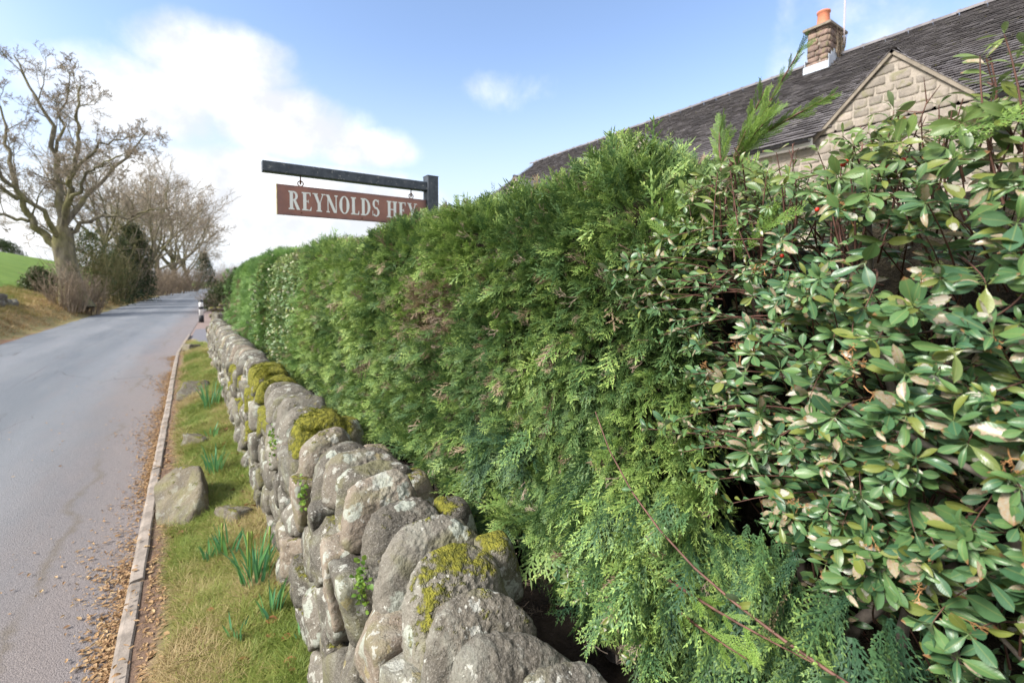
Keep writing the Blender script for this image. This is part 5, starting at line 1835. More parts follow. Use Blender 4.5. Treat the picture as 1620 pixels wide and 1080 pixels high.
leaf_meshes = [leaf_mesh('leaf', M['cotoneaster_leaf'], s_, wid=w_ * .86, tipw=tp_, curl=c_, fold=f_) for s_, w_, tp_, c_, f_ in
               ((1, .20, .60, .25, .12), (2, .24, .62, .10, .16), (3, .17, .55, .35, .14), (4, .27, .60, .18, .08), (5, .21, .66, -.15, .14), (6, .15, .55, .30, .2), (7, .30, .58, .12, .10), (8, .19, .6, .5, .1))]
inner_src = []
for lm in leaf_meshes:
    m2_ = lm.copy(); m2_.materials.clear(); m2_.materials.append(M['cotoneaster_inner'])
    inner_src.append(source('cotoneaster_leaf_source', m2_))

shrub = empty('cotoneaster_shrub', (1.15, .2, .45))
tag(shrub, 'broad leaved cotoneaster with pale blotched leaves and red stalks at the near end', 'shrub')
SH = np.array([1.15, .2, .45])
random.seed(77)
rs = np.random.default_rng(77)
twb = MB()
LP, LD, LN, LS = [], [], [], []
def shrub_leafing(p, d, t_end, size, whorl):
    for w_ in range(whorl):
        a_ = 2 * math.pi * (w_ / whorl) + random.uniform(-.5, .5)
        ref = np.array([0, 0, 1.0]) if abs(d[2]) < .9 else np.array([1.0, 0, 0])
        e1 = np.cross(d, ref); e1 /= np.linalg.norm(e1); e2 = np.cross(d, e1)
        rad = e1 * math.cos(a_) + e2 * math.sin(a_)
        ld = d * random.uniform(.25, .7) + rad * random.uniform(.7, 1.0)
        ld /= np.linalg.norm(ld)
        nn_ = d * .7 - rad * .25 + np.array([-.55, -.30, .75]) * .7 + rs.normal(0, .42, 3)
        LP.append(p + ld * size * .12); LD.append(ld); LN.append(nn_); LS.append(size * random.uniform(.65, 1.2))
def shrub_branch(p0, p1, bend, r0, nleaf, size, tip_whorl=5, start=.45):
    p0, p1 = np.array(p0, dtype=float), np.array(p1, dtype=float)
    ts = np.linspace(0, 1, 7)[:, None]
    c_ = (p0 + p1) / 2 + np.array(bend)
    pts = (1 - ts) ** 2 * p0 + 2 * ts * (1 - ts) * c_ + ts ** 2 * p1
    twb.tube(pts - SH, np.linspace(r0, r0 * .35, 7), 4)
    for i in range(nleaf):
        t = start + (1 - start) * (i + random.random() * .5) / nleaf
        p_ = (1 - t) ** 2 * p0 + 2 * t * (1 - t) * c_ + t * t * p1
        d_ = 2 * (1 - t) * (c_ - p0) + 2 * t * (p1 - c_); d_ /= np.linalg.norm(d_)
        shrub_leafing(p_, d_, t, size * (.8 + .3 * math.sin(t * 3)), 1 if random.random() < .75 else 2)
    d_ = p1 - c_; d_ /= np.linalg.norm(d_)
    shrub_leafing(p1, d_, 1, size * .9, tip_whorl)

# main grey limbs
lb = MB()
for pts, r_ in (([(1.25, .55, .5), (1.12, .35, 1.0), (1.0, .10, 1.30), (.92, -.15, 1.42)], .014), ([(1.3, .2, .45), (1.18, .25, 1.1), (1.08, .35, 1.6), (1.05, .35, 1.80)], .012),
                ([(1.3, .1, .45), (1.15, 0, 1.1), (1.06, -.02, 1.6), (1.04, .05, 1.84)], .012), ([(1.12, .58, 1.43), (.96, .44, 1.475), (.88, .27, 1.44), (.84, .10, 1.385), (.82, -.02, 1.33)], .0065),
                ([(1.35, .5, .45), (1.2, .55, 1.2), (1.05, .6, 1.8)], .014), ([(1.2, -.1, .5), (1.05, .05, 1.0), (.97, .16, 1.15)], .006), ([(1.22, .32, .5), (1.12, .3, .95), (1.0, .22, 1.3), (.93, .2, 1.55)], .012)):
    p_ = np.array(pts, dtype=float)
    tt_ = np.linspace(0, len(p_) - 1, 14)
    sm = np.stack([np.interp(tt_, range(len(p_)), p_[:, k_]) for k_ in range(3)], -1)
    sm[1:-1] = (sm[:-2] + sm[1:-1] * 2 + sm[2:]) / 4
    lb.tube(sm - SH, np.linspace(r_, r_ * .55, 14), 8)
lb.obj('branch', M['twig_grey'], shrub, True)
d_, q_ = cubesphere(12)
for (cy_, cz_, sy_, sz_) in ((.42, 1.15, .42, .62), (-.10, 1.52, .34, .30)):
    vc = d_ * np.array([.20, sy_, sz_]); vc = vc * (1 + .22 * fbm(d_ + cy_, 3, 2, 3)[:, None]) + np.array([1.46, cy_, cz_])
    link('shade_core', mesh('shade_core', vc - SH, [q_], M['hedge_core'], True), shrub)  # added dark blobs, interior shade of the shrub given as solid shapes

def yz_limit(y_):      # far boundary of the shrub against the conifer, by height
    return y_
cnt = 0
for i in range(720):
    z1 = random.uniform(1.16, 1.90)
    ymax = np.interp(z1, [1.12, 1.25, 1.45, 1.6, 1.68, 1.8, 1.93], [.36, .42, .56, .66, .74, .70, .60])
    y1 = random.uniform(-.30, ymax)
    if y1 < .1 and z1 > 1.7: z1 += .05
    shell = random.random()
    x1 = np.interp(z1, [1.1, 1.4, 1.7, 1.95], [.84, .80, .83, .93]) + .035 * vnoise(np.array([[0, y1, z1]]), 4, 3)[0] + (0 if shell < .62 else random.uniform(.03, .22))
    # the shrub stands back a little where it is nearest to the lens
    p1 = np.array([x1, y1, z1])
    p0 = p1 + np.array([random.uniform(.14, .28), random.uniform(-.06, .08), random.uniform(-.20, .06)])
    size = random.choice([.022, .027, .031, .036, .041])
    if y1 < .28: size *= 1.12
    if y1 > .45: size *= .78
    if z1 > 1.5 and y1 > .3: size *= .88
    shrub_branch(p0, p1, (random.uniform(-.02, .03), random.uniform(-.03, .03), random.uniform(-.01, .06)), .0019, random.choice([5, 6, 8]), size, random.choice([3, 4, 5, 6]))
# leaves spilling forward over the conifer
for (yy_, zz_) in [(.74, 1.68), (.72, 1.66), (.70, 1.70), (.68, 1.64), (.66, 1.60), (.70, 1.62), (.64, 1.66), (.62, 1.60), (.60, 1.64), (.66, 1.70), (.60, 1.55), (.58, 1.58), (.56, 1.36), (.55, 1.33), (.60, 1.37), (.54, 1.38), (.52, 1.42), (.64, 1.35), (.50, 1.36), (.48, 1.30), (.46, 1.26), (.52, 1.30), (.62, 1.74), (.58, 1.72), (.56, 1.66), (.54, 1.48), (.52, 1.54)]:
    p1 = np.array([.775 + random.uniform(-.01, .02), yy_ - .01, zz_])
    shrub_branch(p1 + np.array([.14, -.14, random.uniform(-.06, .05)]), p1, (0, 0, .02), .0018, 6, random.choice([.024, .028, .032]), 5)
# dim inner growth
for i in range(430):
    z1 = random.uniform(.62, 1.86); y1 = random.uniform(-.35, .75)
    p1 = np.array([random.uniform(1.0, 1.35), y1, z1])
    shrub_branch(p1 + np.array([random.uniform(.05, .2), random.uniform(-.1, .1), -.15]), p1, (0, 0, .02), .0022, 5, random.choice([.034, .04, .046]), 4)
# top sprigs against the house
for i in range(135):
    y1 = random.uniform(-.22, .66)
    top = np.interp(y1, [-.3, 0, .1, .2, .35, .6], [2.04, 2.01, 1.985, 1.93, 1.885, 1.875])
    p0 = np.array([random.uniform(.92, 1.12), y1 + random.uniform(-.05, .05), top - random.uniform(.10, .2)])
    p1 = np.array([p0[0] + random.uniform(-.05, .02), y1, top + random.uniform(-.06, .035)])
    shrub_branch(p0, p1, (random.uniform(-.03, .03), random.uniform(-.02, .02), 0), .0021, random.choice([4, 5, 7]), random.choice([.024, .03, .036]), random.choice([2, 3, 4]), .3)
# bare upright twigs
for (yy_, zz_, dz_, lx_) in ((.125, 1.90, .12, .005), (.17, 1.88, .09, -.02), (.34, 1.86, .07, .01), (.28, 1.87, .06, -.01), (.46, 1.88, .05, .02), (.0, 1.93, .12, .01), (.55, 1.86, .05, -.03), (.53, 1.88, .045, -.04)):
    p_ = np.array([.97, yy_, zz_ - .08])
    pts = [p_, p_ + np.array([lx_ * .3, .003, .05]), p_ + np.array([lx_, -.004, .08 + dz_ * .5]), p_ + np.array([lx_ * 1.5, .002, .08 + dz_])]
    twb.tube(np.array(pts) - SH, [.0018, .0017, .0014, .0009], 5)
    for k_ in range(5):
        t_ = .3 + k_ * .16
        q_ = p_ + np.array([lx_ * t_ * 1.4, 0, (.08 + dz_) * t_])
        twb.tube(np.array([q_, q_ + np.array([random.uniform(-.008, .008), random.uniform(-.008, .008), .008])]) - SH, [.0016, .0005], 4)
for i in range(24):
    y1 = random.uniform(-.15, .66)
    top = np.interp(y1, [-.3, 0, .1, .2, .35, .6], [2.03, 2.0, 1.985, 1.93, 1.885, 1.875])
    p0 = np.array([random.uniform(.90, 1.05), y1 + random.uniform(-.06, .06), top - random.uniform(.12, .25)])
    p1 = np.array([p0[0] + random.uniform(-.06, .03), y1 + random.uniform(-.03, .03), top + random.uniform(-.03, .035)])
    mid_ = (p0 + p1) / 2 + rs.normal(0, .008, 3)
    twb.tube(np.array([p0, mid_, p1]) - SH, [.0017, .0014, .0008], 5)
    for k_ in range(4):
        q_ = mid_ + (p1 - mid_) * random.random()
        twb.tube(np.array([q_, q_ + rs.normal(0, .012, 3) + np.array([0, 0, .012])]) - SH, [.0012, .0005], 3)
# lower small sprigs peeping out below the conifer by the wall
for (xx_, yy_, zz_) in ((.74, .83, .93), (.75, .80, .90), (.73, .86, .95), (.76, .74, .86), (.75, .70, .92), (.77, .66, .84), (.74, .78, .97), (.78, .60, .83)):
    p1 = np.array([xx_, yy_, zz_])
    shrub_branch(p1 + np.array([.16, .02, -.1]), p1, (0, 0, .03), .0018, 5, .024, 5)
# the long arching shoot with few leaves
arch = np.array([(.795, .80, 1.345), (.775, .735, 1.275), (.765, .66, 1.21), (.755, .58, 1.165), (.752, .50, 1.13), (.752, .42, 1.108), (.755, .34, 1.092), (.762, .27, 1.08), (.78, .18, 1.06), (.84, .08, 1.0)])
ab = MB(); ab.tube(arch - SH, np.linspace(.0013, .0032, len(arch)), 6)
ab.obj('arching_shoot', M['twig'], shrub, True)
for k_, sz_ in ((1, .020), (1, .016), (1, .018), (2, .015), (3, .022), (3, .02), (3, .018), (4, .016), (5, .024), (5, .030), (6, .024), (7, .020), (7, .036), (4, .012), (8, .04)):
    p_ = arch[k_] + rs.normal(0, .006, 3)
    LP.append(p_); LD.append(rs.normal(0, .7, 3) + np.array([-.4, 0, .5])); LN.append(np.array([-.6, -.5, .5]) + rs.normal(0, .4, 3)); LS.append(sz_ * 1.45)
twb.obj('twig', M['twig'], shrub, True)['kind'] = 'stuff'

LP, LD, LN, LS = np.array(LP), np.array(LD), np.array(LN), np.array(LS)
# rank by size on the picture and how far forward they are: the 300 largest become leaves of their own
rank = []
for i in range(len(LP)):
    x_, y_, d_ = px(LP[i])
    inside = (0.0 < x_ < 1.0) and (0.0 < y_ < 1.0) and d_ > .05
    rank.append((LS[i] / max(d_, .05)) * (1.0 if inside else 0.0) * (1 if LP[i][0] < .93 or LP[i][2] > 1.85 else .45))
order = np.argsort(-np.array(rank))
R_all = rot_to(LD / np.linalg.norm(LD, axis=1, keepdims=True), LN)
for i in order[:290]:
    o = bpy.data.objects.new('leaf', leaf_meshes[random.randrange(len(leaf_meshes))])
    C.objects.link(o); o.parent = shrub
    mt = Matrix([list(r_) for r_ in R_all[i]]).to_4x4()
    mt = Matrix.Translation(Vector(LP[i] - SH)) @ mt @ Matrix.Scale(LS[i], 4)
    o.matrix_local = mt
rest = order[290:]
scatter('leaf', inner_src, LP[rest] - SH, R_all[rest], LS[rest], shrub)

# dry berry stalks: little forked fans
def corymb(seed):
    rg_ = random.Random(seed); b_ = MB()
    def go(p, d, l, r_, k):
        q_ = p + d * l
        b_.tube([p, (p + q_) / 2 + np.array([rg_.uniform(-.03, .03) for _ in range(3)]), q_], [r_, r_ * .85, r_ * .7], 3)
        if k > 0:
            for _ in range(3):
                d2 = d + np.array([rg_.uniform(-.85, .85) for _ in range(3)]); d2 /= np.linalg.norm(d2)
                go(q_, d2, l * .62, r_ * .75, k - 1)
    go(np.zeros(3), np.array([0, 1.0, 0]), .42, .022, 3)
    return b_.mesh('berry_stalk', M['stalk'])
cor = [corymb(s_) for s_ in range(4)]
stalk_px = [(.845, .485, 1.545), (.84, .47, 1.50), (.835, .50, 1.48), (.85, .46, 1.56), (.82, .30, 1.545), (.82, .285, 1.57), (.82, .27, 1.50), (.815, .31, 1.41), (.81, .32, 1.37), (.81, .25, 1.30),
            (.82, .19, 1.24), (.82, .16, 1.215), (.83, .14, 1.60), (.84, .22, 1.64), (.85, .38, 1.62), (.86, .42, 1.70), (.84, .45, 1.37), (.83, .43, 1.35), (.80, .35, 1.28), (.82, .12, 1.45), (.85, .30, 1.74)]
for i, p_ in enumerate(stalk_px):
    o = bpy.data.objects.new('berry_stalk', cor[i % 4]); C.objects.link(o); o.parent = shrub
    d_ = np.array([[-.5 + rs.normal(0, .3), rs.normal(-.2, .7), rs.normal(0, .6)]]); d_ /= np.linalg.norm(d_)
    R_ = rot_to(d_, rs.normal(0, 1, (1, 3)))[0]
    o.matrix_local = Matrix.Translation(Vector(np.array(p_) - SH)) @ Matrix([list(r_) for r_ in R_]).to_4x4() @ Matrix.Scale(.042 * random.uniform(.8, 1.25), 4)
bb = MB()
for (yy_, zz_, xx_) in ((.33, 1.845, .885), (.325, 1.85, .885), (.25, 1.835, .88), (.36, 1.775, .87), (.41, 1.70, .86), (.27, 1.83, .89)):
    b = MB(); v, q = cubesphere(3)
    o = link('berry', mesh('berry', v * .0038, [q], M['berry'], True), shrub, loc=np.array([xx_, yy_, zz_]) - SH)

# ================================================================== variegated evergreen between the conifers
vs_ = empty('variegated_shrub', (1.2, 5.8, .45))
tag(vs_, 'cream and green variegated shrub growing between two conifer hedge sections', 'shrub')
VO = np.array([1.2, 5.8, .45])
vl = [source('variegated_leaf_source', leaf_mesh('variegated_leaf_source', M['variegated_leaf'], s_, wid=.30, tipw=.5, nseg=4, across=2)) for s_ in range(3)]
rg_ = np.random.default_rng(31)
n = 9500
Y = rg_.uniform(4.55, 7.3, n); s = rg_.uniform(0, CUM[8], n)
P, N = surf(Y, s)
P[:, 0] -= .16
P = P - N * (rg_.random(n) ** 1.5 * .14)[:, None] + rg_.normal(0, .02, (n, 3))
edge_ = .25 * vnoise(P, 2.5, 8)
keep = (Y + edge_ > 4.7) & (Y + edge_ < 7.1)
P, N = P[keep], N[keep]
D = N * .7 + rg_.normal(0, .6, P.shape)
scatter('leaf', vl, P - VO, rot_to(D, N + rg_.normal(0, .5, P.shape) + np.array([0, 0, .5])), rg_.uniform(.035, .065, len(P)), vs_)
b = MB()
for i in range(16):
    yy_ = random.uniform(4.8, 7.0)
    b.tube([(1.15, yy_, .42), (1.05, yy_ + random.uniform(-.2, .2), 1.1), (.95, yy_ + random.uniform(-.3, .3), 1.8)], [.022, .015, .006], 5)
for i in range(120):
    yy_ = random.uniform(4.7, 7.1); zz_ = random.uniform(.7, 1.9)
    b.tube([(1.1, yy_, zz_ - .15), (.9, yy_ + random.uniform(-.1, .1), zz_)], [.006, .002], 3)
link('stem', b.mesh('stem', M['twig_grey']), vs_, loc=-VO)

# ================================================================== grass, litter, daffodils
def clump(name, mat, seed, blades=9, h=1.0, spread=.35, w=.05, lean=.6, seg=3):
    rg_ = random.Random(seed); b_ = MB()
    for i in range(blades):
        a_ = rg_.uniform(0, 2 * math.pi); r_ = rg_.random() * spread
        p_ = np.array([math.cos(a_) * r_, math.sin(a_) * r_, -.05])
        a2 = a_ + rg_.uniform(-.9, .9)
        ln = lean * rg_.uniform(.2, 1.3); hh_ = h * rg_.uniform(.5, 1.1)
        d_ = np.array([math.cos(a2), math.sin(a2), 0]); sd_ = np.array([-d_[1], d_[0], 0])
        V = []
        for k_ in range(seg + 1):
            t = k_ / seg
            c_ = p_ + d_ * ln * t * t + np.array([0, 0, hh_ * (t - .25 * ln * t * t)])
            ww = w * (1 - t ** 1.6) + .002
            V += [c_ - sd_ * ww / 2, c_ + sd_ * ww / 2]
        b_.add(V, [[2 * k_, 2 * k_ + 1, 2 * k_ + 3, 2 * k_ + 2] for k_ in range(seg)])
    return source(name, b_.mesh(name, mat))

turf = [clump('turf_source', M['turf_blade'], s_, 11, 1.0, .9, .085, 1.5) for s_ in range(4)]
rg_ = np.random.default_rng(3)
def verge_pts(n, y0, y1, dens_fn=None):
    Y = y0 + (y1 - y0) * rg_.random(n)
    t = rg_.random(n)
    right = np.where(Y < 12.3, wx(Y) + .03, np.interp(Y, [12.3, 15.6], [.40, .02]))
    X = (xr(Y) + .11) * (1 - t) + right * t
    return X, Y, t
Ps, Ts, Ss = [], [], []
for n, y0, y1, sz_ in ((30000, -.8, 3.2, .034), (17000, 3.0, 8, .042), (10000, 8, 15.4, .055)):
    X, Y, t = verge_pts(n, y0, y1)
    P = np.stack([X, Y, vz(X, Y)], -1)
    f = fbm(P, 3.2, 61, 3)
    bare = np.clip((t - .10 - .14 * f) / .14, 0, 1)
    keep = rg_.random(n) < bare * np.clip(1.1 + f * 1.0, .2, 1)
    straw = np.clip(.42 + .48 * fbm(P, 2.4, 66, 3) - .16 * (t - .5) + rg_.normal(0, .16, n) + .35 * np.clip(.3 - t, 0, .3) / .3, 0, 1)
    P, straw = P[keep], straw[keep]
    Ps.append(P); Ts.append(straw); Ss.append(sz_ * rg_.uniform(.55, 1.35, len(P)))
P = np.concatenate(Ps)
N = rg_.normal(0, .18, P.shape) + np.array([-.1, -.1, 1])
scatter('verge_grass', turf, P, rot_to(np.cross(N, rg_.normal(0, 1, P.shape)), N), np.concatenate(Ss), tint=np.concatenate(Ts))
tag(C.objects['verge_grass'], 'mossy green and straw winter grass growing on the narrow verge', 'grass')

# bank grass on the far side
bankt = [clump('bank_source', M['bank_blade'], s_ + 9, 9, 1.0, .6, .07, 1.0, 2) for s_ in range(3)]
n = 26000
Y = 6 + 70 * rg_.random(n) ** 1.7
e = .12 + rg_.random(n) ** .8 * 3.6
X = xl(Y) - e
P = np.stack([X, Y, gz(X, Y)], -1)
f = fbm(P, .9, 71, 3)
keep = rg_.random(n) < np.clip((e - .2) * 1.6, 0, 1)
tint = np.clip(.62 - .20 * (e - 1) + .35 * f + rg_.normal(0, .18, n), 0, 1)
P, tint = P[keep], tint[keep]
N = rg_.normal(0, .2, P.shape) + np.array([.25, 0, 1])
scatter('bank_grass', bankt, P, rot_to(np.cross(N, rg_.normal(0, 1, P.shape)), N), (.10 + .0022 * P[:, 1]) * rg_.uniform(.5, 1.4, len(P)), tint=tint)
tag(C.objects['bank_grass'], 'long bleached straw grass covering the bank left of the lane', 'grass')

# leaf litter along the kerb
def dead_leaf(name, mat, seed, w_=.22):
    rg2_ = random.Random(seed)
    V, Q = [], []
    c_ = rg2_.uniform(-.5, .8)
    for i in range(5):
        t = i / 4
        ww = math.sin(math.pi * min(max(t, .04), .97)) ** .8 * w_
        zc_ = c_ * (t - t * t) + .03
        V += [(-ww, t - .5, zc_ + ww * .5), (0, t - .5, zc_), (ww, t - .5, zc_ + ww * .4)]
    for i in range(4):
        Q += [[i * 3, i * 3 + 1, i * 3 + 4, i * 3 + 3], [i * 3 + 1, i * 3 + 2, i * 3 + 5, i * 3 + 4]]
    return source(name, mesh(name, np.array(V), [np.array(Q)], mat))
lit = [dead_leaf('litter_source', M['litter'], s_, w_) for s_, w_ in ((1, .16), (2, .22), (3, .12), (4, .3))]
n = 19000
Y = .2 + 13 * rg_.random(n) ** 1.5
off = rg_.exponential(.055, n) * (1 + .5 * np.sin(Y * 2.1)) + .012
sidek = rg_.random(n)
X = np.where(sidek < .80, xr(Y) - off, xr(Y) + np.where(rg_.random(n) < .85, .085, .01) + np.abs(rg_.normal(0, .07, n)))
far_ = rg_.random(n) < .012
X = np.where(far_, xr(Y) - rg_.random(n) * 1.6, X)
zroad = .045 * (1 - (2 * np.clip((X - xl(Y)) / (xr(Y) - xl(Y)), 0, 1) - 1) ** 2)
Z = np.where(X < xr(Y), zroad + .004 + rg_.random(n) * .008, np.where(X < xr(Y) + .08, .106, vz(X, Y) + .006))
keep = rg_.random(n) < np.clip(.62 + .8 * fbm(np.stack([X * .4, Y, X * 0], -1), 2.2, 5, 2), .08, 1)
P = np.stack([X, Y, Z], -1)[keep]
N = rg_.normal(0, .25, P.shape) + np.array([0, 0, 1])
scatter('leaf_litter', lit, P, rot_to(rg_.normal(0, 1, P.shape) * np.array([1, 1, .1]), N), rg_.uniform(.012, .032, len(P)))
tag(C.objects['leaf_litter'], 'drift of small tan dead leaves lying along both sides of the kerb', 'dead leaves')
red = [dead_leaf('fallen_source', M['litter_red'], s_, w_) for s_, w_ in ((7, .34), (8, .40))]
n = 170
X, Y, t = verge_pts(n, .3, 7)
X = np.where(rg_.random(n) < .6, wx(Y) - np.abs(rg_.normal(0, .10, n)), X)
P = np.stack([X, Y, vz(X, Y) + .016], -1)
N = rg_.normal(0, .4, P.shape) + np.array([0, 0, 1])
scatter('fallen_leaves', red, P, rot_to(rg_.normal(0, 1, P.shape) * np.array([1, 1, .2]), N), rg_.uniform(.03, .055, n))
tag(C.objects['fallen_leaves'], 'scattered curled russet leaves caught in the grass below the wall', 'dead leaves')

# daffodil shoots
def daffodil(label, x, y, n_, h_, seed, spread=.05, buds=0):
    rg2_ = random.Random(seed)
    root = empty('daffodil_clump', (x, y, float(vz(x, y))))
    tag(root, label, 'daffodils', 'daffodil shoots coming up in the verge')
    for i in range(n_):
        a_ = rg2_.uniform(0, 2 * math.pi); r_ = spread * rg2_.random() ** .6
        p_ = np.array([math.cos(a_) * r_, math.sin(a_) * r_ * 1.6, -.02])
        d_ = np.array([math.cos(a_) + rg2_.uniform(-.5, .5), math.sin(a_) + rg2_.uniform(-.5, .5), 0]) * .22
        hh_ = h_ * 1.3 * rg2_.uniform(.6, 1.1)
        a3 = rg2_.uniform(0, math.pi); sd_ = np.array([math.cos(a3), math.sin(a3), 0])
        nn_ = np.array([-sd_[1], sd_[0], 0])
        V = []
        for k_ in range(6):
            t = k_ / 5
            c_ = p_ + d_ * hh_ * t * t * 1.3 + np.array([0, 0, hh_ * t])
            ww = .0062 * (1 - t ** 5) * (.85 + .3 * t)
            V += [c_ - sd_ * ww + nn_ * .0015, c_ + nn_ * -.001, c_ + sd_ * ww + nn_ * .0015]
        Q = []
        for k_ in range(5):
            Q += [[k_ * 3, k_ * 3 + 1, k_ * 3 + 4, k_ * 3 + 3], [k_ * 3 + 1, k_ * 3 + 2, k_ * 3 + 5, k_ * 3 + 4]]
        link('leaf', mesh('leaf', np.array(V), [np.array(Q)], M['daffodil_leaf'], True), root)
    for i in range(buds):
        b_ = MB(); xx_ = rg2_.uniform(-spread, spread); hh_ = h_ * 1.45
        b_.tube([(xx_, 0, 0), (xx_ + .005, 0, hh_ * .8), (xx_ + .006, 0, hh_ * .86), (xx_ + .007, 0, hh_ * .97), (xx_ + .007, 0, hh_)], [.003, .003, .0065, .0055, .001], 6)
        link('bud', b_.mesh('bud', M['bud_leaf'], True), root)
M['bud_leaf'] = simple('daffodil_bud', (.22, .30, .06), .5, .2, 60, .1, .001)
# plain (not instanced) leaves need their own colour
m, nt = new_mat('daffodil_blade')
r_ = orand(nt)
z_ = nt.n('ShaderNodeSeparateXYZ', {0: coords(nt)}).outputs[2]
c = nt.mix(r_, (.085, .25, .13), (.15, .34, .10))
c = nt.mix(nt.ramp(z_, .0, .04, .7, 0), c, (.24, .27, .12))
finish(nt, c, .4, transl=.3, spec=.4)
M['daffodil_leaf'] = m
daffodil('largest daffodil clump with pale buds in front of the wall foot', .235, 2.55, 34, .19, 1, .06, 3)
daffodil('daffodil tuft between the boulder and the largest clump', .14, 2.98, 16, .13, 2, .05, 1)
daffodil('small daffodil tuft at the near foot of the boulder', .055, 3.02, 9, .10, 3, .025)
daffodil('daffodil tuft directly beyond the boulder top', .13, 4.35, 22, .17, 4, .06)
daffodil('tall bluish daffodil clump far along the verge near mossy stones', .17, 6.6, 26, .24, 5, .09)
daffodil('sparse daffodil tuft just left of the largest clump', .13, 2.20, 9, .09, 6, .03)
daffodil('low daffodil tuft in front of the largest clump near wall', .26, 2.22, 14, .12, 11, .035)
daffodil('single daffodil spears midway down the near grass', .21, 1.72, 5, .085, 7, .02)
daffodil('few daffodil spears beside russet leaves near the wall', .285, 1.70, 4, .08, 8, .015)
daffodil('daffodil tuft lowest in the picture beside the near wall stones', .31, 1.22, 8, .10, 9, .025)
daffodil('lone daffodil spear close to the near wall foot', .335, 1.98, 3, .09, 12, .01)
daffodil('faint daffodil tuft far along the turf edge', .14, 5.3, 12, .12, 13, .05)

# small fresh green plants rooted in the wall joints
def wall_weed(label, x, y, z, seed, n_=60, s_=.010, sp=.035):
    rg3 = np.random.default_rng(seed)
    root = empty('wall_plant', (x, y, z)); tag(root, label, 'weed', 'small green weeds rooted in the wall')
    P = rg3.normal(0, 1, (n_, 3)) * np.array([.25, .5, 1.0]) * sp
    D = np.array([-.8, -.1, .5]) + rg3.normal(0, .5, (n_, 3))
    scatter('leaf', weed_src, P, rot_to(D, rg3.normal(0, .5, (n_, 3)) + np.array([-.5, -.2, .8])), rg3.uniform(.6, 1.3, n_) * s_, root)
m, nt = new_mat('weed_leaf')
c = nt.mix(tint_of(nt), (.09, .19, .03), (.22, .33, .05))
finish(nt, c, .5, transl=.3)
weed_src = [source('weed_source', leaf_mesh('weed_source', m, 3, wid=.42, tipw=.55, nseg=4, across=2))]
wall_weed('bright green pennywort tuft below the large mossy coping stone', .375, 1.27, .83, 1, 90, .014, .04)
wall_weed('green weed tuft in a joint under mid wall coping', .36, 2.0, .80, 2, 60, .014, .035)
wall_weed('yellow green weed low in the near wall face', .37, 1.05, .62, 3, 50, .012, .03)
wall_weed('small weed sprouting beyond the pale coping slab', .35, 2.75, .80, 4, 70, .016, .04)

# ================================================================== trees
def wander(rg_, p, d, L, r0, r1, nseg, wob, up=0.0):
    pts = [p.copy()]
    d = d / np.linalg.norm(d)
    for i in range(nseg):
        d = d + np.array([rg_.gauss(0, wob), rg_.gauss(0, wob), rg_.gauss(0, wob) + up])
        d /= np.linalg.norm(d)
        p = p + d * (L / nseg)
        pts.append(p.copy())
    return np.array(pts), d, np.linspace(r0, r1, nseg + 1)

def ramify(rg_, bough, twig, pts, L, r0, depth, spread=.9, kids=6, ratio=.55, wob=.16, up=.05, thin_r=.012, start=.25):
    if depth == 0: return
    k = len(pts) - 1
    for i in range(kids):
        t = start + (1 - start) * (i + rg_.random()) / kids
        f = t * k; i0 = min(int(f), k - 1)
        p = pts[i0] + (pts[i0 + 1] - pts[i0]) * (f - i0)
        ax = pts[i0 + 1] - pts[i0]; ax /= np.linalg.norm(ax) + 1e-9
        rnd = np.array([rg_.gauss(0, 1), rg_.gauss(0, 1), rg_.gauss(0, 1)])
        rnd -= ax * (rnd @ ax); rnd /= np.linalg.norm(rnd) + 1e-9
        d = ax * .65 + rnd * spread * rg_.uniform(.5, 1.0) + np.array([0, 0, .12])
        l = L * ratio * (1.15 - .55 * t) * rg_.uniform(.7, 1.25)
        r = max(r0 * (1 - .6 * t) * .5, thin_r * .6)
        seg_ = 5 if depth > 2 else (4 if depth == 2 else 3)
        pp, _, rr = wander(rg_, p, d, l, r, max(r * .35, thin_r * .4), seg_, wob, up)
        (bough if depth > 2 else twig).tube(pp, rr, 5 if depth > 2 else 3)
        ramify(rg_, bough, twig, pp, l, r, depth - 1, spread, max(3, kids - 1), ratio, wob, up, thin_r, .2)

